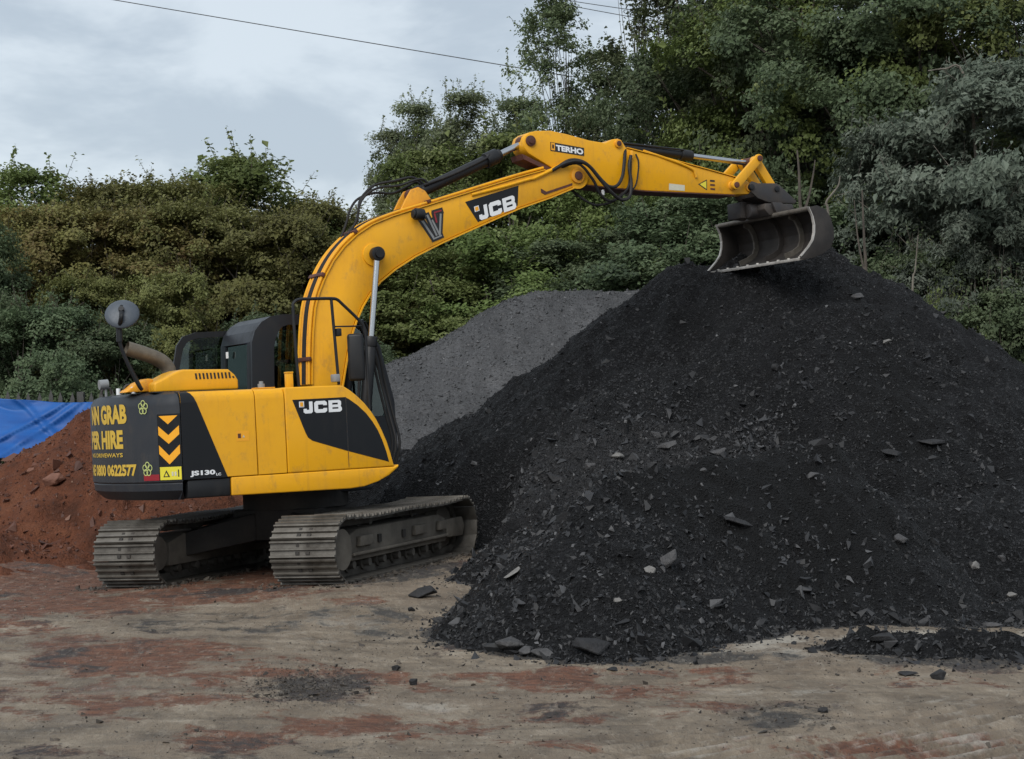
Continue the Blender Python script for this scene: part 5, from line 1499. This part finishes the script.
pl = mb.build('plank', WOOD, bevel=0.004); pl.location = (-6.95, 24.9, 0.82)
tag(pl, 'weathered plank leaning below the blue tarpaulin at the left edge', 'plank')
mb = MB(); mb.prism([(-1.1, 0.0), (1.1, 0.0), (0.75, 0.34), (-0.2, 0.62), (-0.8, 0.50)], -0.5, 0.5)
rb = mb.build('rubble_mound', ST_GREY, bevel=0.12, seg=3); rb.location = (-7.35, 25.2, -0.02)
tag(rb, 'low grey rubble mound under the plank beside the clay heap', 'mound')

# ================================================================ overhead wires
WIRE = rough_metal('wire_metal', (0.060, 0.062, 0.066), (0.040, 0.041, 0.044), 0.5, 0.4, 3)
def at(px, py, Y):
    return Vector(((px - 512) / FPX * Y, Y, EYE + (373.2 - py) / FPX * Y))
def wire(a, b, label, sag=0.25, r=0.012):
    pts = []
    for k in range(41):
        t = k / 40
        p = a.lerp(b, t); p.z -= sag * 4 * t * (1 - t); pts.append(p)
    m = MB(); m.tube(pts, r, 6)
    o = m.build('overhead_wire', WIRE)
    tag(o, label, 'wire', 'overhead wires')
a, b = at(118, 0, 47), at(540, 71, 44)
d_ = (b - a)
wire(a - d_ * 1.4 + Vector((0, 0, 0.0)), b + d_ * 0.5, 'long overhead wire crossing the open sky down to the tall trees', 0.02)
a, b = at(556, -1, 45), at(640, 16, 43); d_ = b - a
wire(a - d_ * 4, b + d_ * 1.0, 'lower of two short overhead wires above the tall birch', 0.12, 0.010)
a, b = at(580, -1, 45), at(640, 9, 43); d_ = b - a
wire(a - d_ * 4, b + d_ * 1.0, 'upper of two short overhead wires above the tall birch', 0.10, 0.010)

# ================================================================ trees
def leaf_material(name, cols, trans=0.34):
    M = Mat(name)
    t = M.attr('tint')
    oi = M.n('ShaderNodeObjectInfo')
    c = M.ramp(t, [(i / (len(cols) - 1), k) for i, k in enumerate(cols)])
    hs = M.n('ShaderNodeHueSaturation')
    M.t.links.new(c, hs.inputs['Color'])
    M.set(hs.inputs['Hue'], M.math('ADD', 0.488, M.math('MULTIPLY', oi.outputs['Random'], 0.024)))
    M.set(hs.inputs['Value'], M.math('ADD', 0.82, M.math('MULTIPLY', oi.outputs['Random'], 0.36)))
    M.done(hs.outputs[0], 0.55, spec=0.25)
    tr = M.n('ShaderNodeBsdfTranslucent')
    M.t.links.new(hs.outputs[0], tr.inputs['Color'])
    mx = M.n('ShaderNodeMixShader'); mx.inputs[0].default_value = trans
    M.t.links.new(M.b.outputs[0], mx.inputs[1]); M.t.links.new(tr.outputs[0], mx.inputs[2]); M.t.links.new(mx.outputs[0], M.out.inputs[0])
    return M.m
BARK = rough_metal('bark', (0.085, 0.072, 0.058), (0.042, 0.036, 0.030), 0.85, 0.0, 8)
BARKP = rough_metal('pale_bark', (0.170, 0.155, 0.130), (0.085, 0.075, 0.062), 0.85, 0.0, 8)
L_OLIVE = leaf_material('olive_leaf', [(0.078, 0.065, 0.026), (0.109, 0.104, 0.034), (0.133, 0.137, 0.044), (0.161, 0.169, 0.059), (0.196, 0.198, 0.078)])
L_BROWN = leaf_material('russet_leaf', [(0.108, 0.065, 0.036), (0.134, 0.099, 0.040), (0.148, 0.128, 0.045), (0.170, 0.161, 0.056), (0.206, 0.193, 0.078)])
L_GREEN = leaf_material('green_leaf', [(0.060, 0.082, 0.028), (0.088, 0.122, 0.036), (0.116, 0.152, 0.046), (0.148, 0.184, 0.062), (0.186, 0.216, 0.088)])
L_DARK = leaf_material('dark_leaf', [(0.045, 0.063, 0.036), (0.063, 0.090, 0.047), (0.083, 0.114, 0.058), (0.108, 0.141, 0.074), (0.139, 0.170, 0.096)])
L_POP = leaf_material('poplar_leaf', [(0.108, 0.130, 0.080), (0.142, 0.174, 0.094), (0.174, 0.208, 0.114), (0.208, 0.238, 0.140), (0.240, 0.264, 0.170)], 0.42)
L_ALD = leaf_material('alder_leaf', [(0.074, 0.098, 0.054), (0.102, 0.134, 0.068), (0.130, 0.164, 0.084), (0.160, 0.192, 0.104), (0.192, 0.220, 0.130)], 0.42)
L_GREY = leaf_material('grey_leaf', [(0.056, 0.072, 0.054), (0.086, 0.106, 0.080), (0.114, 0.138, 0.106), (0.146, 0.170, 0.134), (0.186, 0.208, 0.170)])

def make_tree(seed, H, rx, ry, z0, n_cl, n_lf, cr, leaf, asp, leaf_m, bark_m, trunk_r, top=0.75, shell=0.45, droop=0.3, stems=1, branches=26, point=False):
    """returns (trunk mesh, crown mesh) for a tree of height H standing at the origin"""
    r = np.random.default_rng(seed)
    # crown envelope radius along height, with bumps
    def env(h, a):
        u = np.clip((h - z0) / (H - z0), 0, 1)
        e = np.sin(np.pi * np.clip(u, 0, 1) ** top) ** 0.62
        if point:
            e = np.clip(u * 5, 0, 1) ** 0.5 * (1 - u) ** 0.75 * 1.05 + 0.04
        return e * (1 + 0.30 * fbm(np.cos(a) * 1.6 + 5, np.sin(a) * 1.6 + h * 0.55 + seed, 500 + seed % 7, 3))
    def sample(n, lo, hi):
        hz = z0 + (H - z0) * r.random(n * 4) ** 0.92
        an = r.uniform(0, 2 * np.pi, n * 4)
        e = env(hz, an)
        keep = np.nonzero(r.random(n * 4) < 0.25 + 0.9 * e)[0][:n]
        hz, an, e = hz[keep], an[keep], e[keep]
        rr = lo + (hi - lo) * r.random(len(hz)) ** 0.6
        return np.stack([np.cos(an) * rr * e * rx, np.sin(an) * rr * e * ry, hz], -1)
    # rounded lobes of foliage with gaps between, each a shell of leaf clumps
    nlb = max(int(n_cl / 11), 10)
    LC = sample(nlb, shell, 0.90)
    lr = rx * r.uniform(0.16, 0.34, len(LC))
    q = r.choice(len(LC), int(n_cl * 0.80), p=lr ** 2 / (lr ** 2).sum())
    out = LC - np.array([0, 0, H * 0.40]); out /= np.linalg.norm(out, axis=1)[:, None]
    dr_ = r.normal(size=(len(q), 3)) + out[q] * 0.8 + np.array([0, 0, 0.55])
    dr_ /= np.linalg.norm(dr_, axis=1)[:, None]
    C = LC[q] + dr_ * (lr[q] * r.uniform(0.65, 1.08, len(q)))[:, None] * np.array([1, 1, 0.85])
    C = np.concatenate([C, sample(int(n_cl * 0.20), 0.1, 0.75)])
    C[:, 2] = np.minimum(C[:, 2], H)
    size = cr * r.uniform(0.55, 1.35, len(C))
    # leaves
    nl = np.maximum((n_lf * (size / cr) ** 1.6 * r.uniform(0.6, 1.3, len(C))).astype(int), 5)
    k = np.repeat(np.arange(len(C)), nl); n = len(k)
    D = r.normal(size=(n, 3)); D /= np.linalg.norm(D, axis=1)[:, None]
    D *= (r.random(n) ** 0.5)[:, None]
    D[:, 2] *= 0.62
    P = C[k] + D * size[k][:, None] * 1.05
    # leafy shoots that break the outline
    ns = int(len(C) * 0.5); sc = r.integers(0, len(C), ns); per = 16
    so = C[sc] - np.array([0, 0, H * 0.4]); so /= np.linalg.norm(so, axis=1)[:, None]
    sd = so * 0.7 + np.array([0, 0, 0.75 - droop]) + r.normal(0, 0.40, (ns, 3)); sd /= np.linalg.norm(sd, axis=1)[:, None]
    sl_ = cr * r.uniform(1.2, 2.6, ns)
    tt = np.tile(np.linspace(0.15, 1, per), ns); si = np.repeat(np.arange(ns), per)
    PS = C[sc][si] + sd[si] * (sl_[si] * tt)[:, None] + r.normal(0, 0.030, (ns * per, 3)) + np.array([0, 0, -0.25 * droop]) * (tt ** 2)[:, None] * sl_[si][:, None]
    P = np.concatenate([P, PS]); k = np.concatenate([k, sc[si]]); n = len(k)
    D = np.concatenate([D, r.normal(0, 0.6, (ns * per, 3))])
    # stray sprays
    sp = r.random(n) < 0.05
    P[sp] += (C[k][sp] * np.array([1, 1, 0.0]) / (np.abs(C[k][sp][:, :2]).max() + 1e-6)) * 0.5 * r.random(sp.sum())[:, None]
    P[sp, 2] += r.uniform(-0.1, 0.45, sp.sum()) * cr
    P[:, 2] = np.maximum(P[:, 2], 0.03)
    outw = P - np.array([0, 0, H * 0.45]); outw /= np.linalg.norm(outw, axis=1)[:, None] + 1e-6
    cn = (C - np.array([0, 0, H * 0.42])); cn /= np.linalg.norm(cn, axis=1)[:, None] + 1e-6
    cn = cn + r.normal(0, 0.35, cn.shape)
    N = cn[k] * 0.75 + D * 0.55 + np.array([0, 0, 0.18]) + r.normal(0, 0.30, (n, 3))
    N /= np.linalg.norm(N, axis=1)[:, None]
    A = r.normal(size=(n, 3)) + outw * 0.6 + np.array([0, 0, -droop])
    A -= (A * N).sum(1)[:, None] * N; A /= np.linalg.norm(A, axis=1)[:, None] + 1e-9
    B = np.cross(N, A)
    L = leaf * np.exp(r.normal(0.12, 0.30, n)); W = L * asp * r.uniform(0.75, 1.25, n)
    fold = 0.18
    v0 = P - A * L[:, None] * 0.5
    v1 = P + B * W[:, None] * 0.5 - A * L[:, None] * 0.05 + N * (W * fold)[:, None]
    v2 = P + A * L[:, None] * 0.5 - N * (L * 0.12)[:, None]
    v3 = P - B * W[:, None] * 0.5 - A * L[:, None] * 0.05 + N * (W * fold)[:, None]
    V = np.stack([v0, v1, v2, v3], 1).reshape(-1, 3)
    F = np.arange(n * 4).reshape(n, 4)
    ct = r.normal(0.52, 0.15, len(C))
    tint = np.clip(ct[k] + r.normal(0, 0.10, n), 0, 1)
    crown = np_mesh('crown', V, F, {'tint': np.repeat(tint, 4)})
    crown.materials.append(None)
    # trunk and limbs
    mb = MB()
    tips = r.permutation(len(C))[:branches]
    for s in range(stems):
        if stems == 1:
            q = np.array([0.0, 0.0])
        else:
            q = np.array([math.cos(s * 2.4), math.sin(s * 2.4)]) * 0.22
        lean = r.normal(0, 0.05 if stems == 1 else 0.13, 2) * H + (q * H * 0.25 if stems > 1 else 0)
        pts = []; R_ = []
        for i in range(9):
            t = i / 8
            pts.append((q[0] + lean[0] * t + 0.05 * math.sin(4 * t + s), q[1] + lean[1] * t, H * 0.82 * t - 0.1 * (i == 0)))
            R_.append(max(trunk_r * (1 - t) ** 0.8 * (1.0 if i else 1.25), 0.012))
        mb.tube(pts, R_, 7)
        for j in tips[s::stems]:
            c = C[j]
            t = np.clip((c[2] / H) * r.uniform(0.68, 0.95), 0.06, 0.92)
            i0 = t * 8; i = int(i0); f = i0 - i
            b0 = np.array(pts[i]) * (1 - f) + np.array(pts[min(i + 1, 8)]) * f
            mid_ = b0 * 0.5 + c * 0.5 + np.array([0, 0, 0.10 * H * r.uniform(-0.3, 0.6)]) + r.normal(0, 0.12, 3)
            r0 = max(trunk_r * (1 - t) * 0.5, 0.012)
            mb.tube([tuple(x) for x in smooth_path([b0, mid_, c], 4)], [r0 * (1 - 0.82 * q_ / 8) for q_ in range(9)], 5)
    for j in range(ns):
        mb.tube([tuple(C[sc[j]]), tuple(C[sc[j]] + sd[j] * sl_[j] * 0.9)], [0.007, 0.003], 3, cap=False)
    o = mb.build('trunk', bark_m, clean=False, angle=60)
    tm = o.data; bpy.data.objects.remove(o)
    return tm, crown
G_HAW = make_tree(1, 6.0, 2.7, 2.3, 0.2, 560, 170, 0.29, 0.062, 0.68, None, BARK, 0.10, top=0.80, stems=3, branches=40)
G_GREEN = make_tree(3, 6.0, 2.4, 2.2, 0.3, 420, 180, 0.31, 0.064, 0.66, None, BARK, 0.11, top=0.75, stems=2, branches=30)
G_BUSH = make_tree(4, 3.2, 1.9, 1.7, 0.05, 330, 190, 0.25, 0.046, 0.66, None, BARK, 0.05, top=0.95, stems=4, branches=24)
G_DENSE = make_tree(7, 12.0, 3.7, 3.3, 0.8, 900, 165, 0.36, 0.070, 0.72, None, BARK, 0.22, top=0.85, branches=60)
KIND = {
    'hawthorn': (G_HAW, 6.0, L_OLIVE), 'russet': (G_HAW, 6.0, L_BROWN),
    'green': (G_GREEN, 6.0, L_GREEN), 'bush': (G_BUSH, 3.2, L_GREEN), 'shade': (G_BUSH, 3.2, L_DARK),
    'thicket': (G_GREEN, 6.0, L_DARK), 'dense': (G_DENSE, 12.0, L_DARK), 'ash': (G_DENSE, 12.0, L_GREEN),
    'poplar': (make_tree(5, 9.0, 2.1, 2.0, 0.8, 760, 95, 0.27, 0.058, 0.75, None, BARK, 0.14, top=0.85, branches=36, point=True), 9.0, L_POP),
    'alder': (make_tree(6, 12.0, 2.6, 2.4, 1.4, 560, 70, 0.30, 0.074, 0.75, None, BARK, 0.13, top=0.95, shell=0.2, branches=110, point=True), 12.0, L_ALD),
    'willow': (make_tree(9, 6.0, 2.7, 2.3, 0.5, 480, 200, 0.28, 0.080, 0.44, None, BARKP, 0.08, top=0.80, droop=0.8, stems=3, branches=30), 6.0, L_GREY),
}
TREE_NAMES = {'thicket': 'thicket_bush', 'hawthorn': 'hawthorn_bush', 'russet': 'hawthorn_bush', 'green': 'green_tree', 'bush': 'shrub', 'poplar': 'poplar_tree', 'alder': 'alder_tree', 'dense': 'broadleaf_tree', 'ash': 'broadleaf_tree', 'willow': 'willow_tree', 'shade': 'shrub'}
TG = {'hawthorn': 'hedgerow bushes at the left', 'russet': 'hedgerow bushes at the left', 'bush': 'low shrubs', 'shade': 'low shrubs'}
def place(kind, px, Y, top_px, rot, label, wide=1.0, cat='tree'):
    (tm, cm), H0, lm = KIND[kind]
    H = EYE + (373.2 - top_px) / FPX * Y
    s = H / (H0 * 0.99)
    root = empty('shrub' if cat == 'shrub' else TREE_NAMES[kind], ((px - 512) / FPX * Y, Y, -0.02), rad(rot))
    root.scale = (s * wide, s * wide, s)
    tag(root, label, cat, TG.get(kind, 'trees behind the yard'))
    for nm, me_ in (('trunk', tm), ('crown', cm)):
        o = bpy.data.objects.new(nm, me_); COL.objects.link(o); o.parent = root
        if nm == 'crown':
            o.material_slots[0].link = 'OBJECT'; o.material_slots[0].material = lm
    return root
SPOTS = [
    # left hedgerow, back row then front row
    ('green', 20, 37.0, 178, 10, 'bright green tree topping the hedgerow at the far left', 1.05, 'tree'),
    ('hawthorn', 105, 36.5, 196, 40, 'olive bush in the back row, right of the far left green tree', 1.0, 'bush'),
    ('hawthorn', 165, 36.0, 192, 80, 'thin olive bush whose twigs break the skyline behind the mirror', 1.0, 'bush'),
    ('green', 250, 37.5, 168, 130, 'rounded green tree rising above the hedge behind the cab', 1.2, 'tree'),
    ('green', 215, 38.0, 182, 300, 'green tree just left of the rounded green tree above the hedge', 1.15, 'tree'),
    ('hawthorn', 322, 37.0, 214, 200, 'olive bush between the rounded green tree and the boom', 1.0, 'bush'),
    ('russet', 45, 33.5, 218, 15, 'russet bush filling the hedge below the far left green tree', 1.05, 'bush'),
    ('russet', 125, 33.2, 220, 100, 'russet bush directly behind the round mirror', 1.05, 'bush'),
    ('hawthorn', 205, 33.4, 216, 160, 'olive bush behind the cab roof', 1.0, 'bush'),
    ('hawthorn', 285, 33.5, 228, 220, 'olive bush left of the upright part of the boom', 1.0, 'bush'),
    ('hawthorn', 360, 33.8, 246, 290, 'olive bush seen under the bend of the boom', 1.0, 'bush'),
    ('thicket', -22, 30.5, 230, 20, 'dark green bush cut by the left edge of the photo', 0.8, 'bush'),
    ('hawthorn', 90, 31.0, 285, 140, 'low olive bush in front of the hedge, left of the mirror pole', 0.85, 'bush'),
    ('shade', 30, 29.5, 318, 30, 'low dark green shrub above the blue tarpaulin', 1.0, 'shrub'),
    ('shade', 110, 29.8, 335, 75, 'low green shrub behind the counterweight and exhaust', 1.0, 'shrub'),
    ('hawthorn', 175, 31.0, 282, 240, 'low yellowish olive bush behind the open cab door', 0.85, 'bush'),
    ('thicket', 260, 30.5, 320, 10, 'dark shrub seen through the cab', 1.1, 'shrub'),
    ('thicket', 340, 30.5, 318, 130, 'dark shrub behind the boom ram', 1.1, 'shrub'),
    # middle, under and behind the boom
    ('poplar', 392, 46.5, 138, 320, 'shorter grey green poplar at the left foot of the tall group', 0.8, 'tree'),
    ('poplar', 418, 46.0, 112, 20, 'tall grey green poplar with a pointed top above the dipper ram foot', 0.9, 'tree'),
    ('poplar', 466, 44.0, 102, 110, 'tallest grey green poplar, left of the boom elbow', 0.95, 'tree'),
    ('poplar', 516, 45.0, 108, 200, 'grey green poplar behind the elbow of the boom', 1.0, 'tree'),
    ('green', 440, 38.0, 160, 60, 'yellow green tree in front of the poplars above the dipper ram', 1.0, 'tree'),
    ('green', 520, 37.5, 146, 150, 'green tree behind the boom tip', 0.95, 'tree'),
    ('green', 395, 35.5, 222, 250, 'green tree under the boom, left of its logo', 0.9, 'tree'),
    ('green', 430, 33.0, 258, 20, 'light green shrub above the left end of the gravel heap', 1.3, 'shrub'),
    ('green', 500, 32.8, 238, 100, 'light green shrub under the boom logo', 1.3, 'shrub'),
    ('green', 575, 35.5, 185, 35, 'dark green tree under the boom tip', 0.95, 'tree'),
    ('thicket', 560, 32.6, 250, 210, 'dark shrub behind the gravel heap top', 1.3, 'shrub'),
    ('thicket', 620, 32.5, 238, 300, 'green shrub behind the hanging hoses', 1.25, 'shrub'),
    ('ash', 655, 35.0, 170, 20, 'dark green tree behind the middle of the dipper', 0.6, 'tree'),
    # tall airy trees
    ('alder', 556, 40.0, -12, 15, 'slender airy tree with a wispy top left of the tallest alder', 0.80, 'tree'),
    ('alder', 652, 39.0, -60, 120, 'tall airy alder with a dark straight trunk showing sky between leaves', 0.95, 'tree'),
    ('alder', 603, 43.0, 62, 210, 'airy alder in the gap between the two tallest thin trees', 1.1, 'tree'),
    ('alder', 705, 38.5, -75, 300, 'airy alder at the edge of the dense wood', 0.8, 'tree'),
    # dense wood on the right
    ('dense', 748, 36.0, -110, 15, 'dense dark broadleaf tree behind the bucket ram', 0.85, 'tree'),
    ('ash', 835, 34.5, -130, 95, 'olive tinted broadleaf tree at the top right behind the bucket', 0.95, 'tree'),
    ('dense', 930, 33.0, -150, 170, 'dense dark broadleaf tree filling the top right', 0.95, 'tree'),
    ('ash', 1035, 32.0, -150, 250, 'dark broadleaf tree at the top right corner', 0.9, 'tree'),
    ('dense', 790, 41.0, -60, 200, 'dark tree deep in the wood behind the dipper', 1.0, 'tree'),
    ('dense', 900, 41.0, -60, 60, 'dark tree deep in the wood at the upper right', 1.0, 'tree'),
    ('ash', 1010, 40.0, -60, 310, 'dark tree deep in the wood beside the right edge', 1.0, 'tree'),
    ('thicket', 695, 31.5, 205, 20, 'dark shrub left of the bucket', 1.3, 'shrub'),
    ('thicket', 765, 32.0, 190, 110, 'dark shrub directly behind the bucket', 1.3, 'shrub'),
    ('thicket', 850, 30.0, 215, 230, 'dark shrub right of the bucket', 1.2, 'shrub'),
    ('willow', 902, 29.5, 140, 40, 'grey leaved willow overhanging right of the bucket', 0.72, 'tree'),
    ('willow', 1018, 28.6, 75, 150, 'large grey leaved willow at the right edge', 0.9, 'tree'),
    ('willow', 975, 27.6, 185, 260, 'low grey leaved willow spray above the right flank of the heap', 0.75, 'bush'),
    ('shade', 925, 27.8, 268, 20, 'dark shrub in the shade under the willows', 0.9, 'shrub'),
    ('bush', 948, 26.6, 316, 200, 'small fresh green shrub on the edge of the black heap', 0.42, 'shrub'),
    ('russet', 950, 28.2, 262, 40, 'small reddish dry bush under the willows', 0.6, 'bush'),
    ('shade', 1005, 26.8, 300, 100, 'dark shrub at the right edge above the heap', 0.9, 'shrub'),
]
for s_ in SPOTS:
    place(*s_)

# bare saplings and pale dead branches
def twig(name, pts, r, mat, label, subs=()):
    m = MB(); m.tube(smooth_path(pts, 5), [r * (1 - 0.7 * k / (5 * (len(pts) - 1))) for k in range(5 * (len(pts) - 1) + 1)], 6)
    for sp_, r2 in subs:
        m.tube(smooth_path(sp_, 5), [r2 * (1 - 0.7 * k / (5 * (len(sp_) - 1))) for k in range(5 * (len(sp_) - 1) + 1)], 5)
    o = m.build(name, mat)
    tag(o, label, 'sapling', 'bare saplings')
def root_at(px, Y): return Vector(((px - 512) / FPX * Y, Y, -0.05))
twig('sapling', [root_at(826, 25.6), at(829, 290, 25.6), at(828, 215, 25.6), at(826, 203, 25.6), at(831, 195, 25.6), at(838, 186, 25.6), at(840, 176, 25.6)], 0.026, BARKP, 'pale crooked dead branch rising just right of the bucket')
twig('sapling', [root_at(806, 27.5), at(804, 250, 27.5), at(800, 205, 27.5), at(799, 175, 27.5), at(797, 150, 27.5)], 0.040, BARK, 'slim grey sapling with a forked stem behind the bucket', [([at(802, 215, 27.5), at(808, 200, 27.5), at(813, 175, 27.5), at(815, 160, 27.5)], 0.026)])
twig('sapling', [root_at(868, 26.8), at(866, 290, 26.8), at(864, 240, 26.8), at(862, 190, 26.8)], 0.036, BARK, 'thin pale trunk standing on the right shoulder of the heap', [([at(866, 280, 26.8), at(858, 240, 26.8), at(854, 200, 26.8)], 0.02)])
twig('sapling', [root_at(908, 26.8), at(912, 300, 26.8), at(915, 270, 26.8), at(918, 235, 26.8)], 0.022, BARKP, 'short leaning stem in the shade under the willows')
twig('sapling', [root_at(985, 30), at(975, 150, 28.2), at(962, 72, 28.0), at(945, 69, 28.0), at(928, 71, 28.2)], 0.030, BARKP, 'pale dead limb bent level above the grey willow')
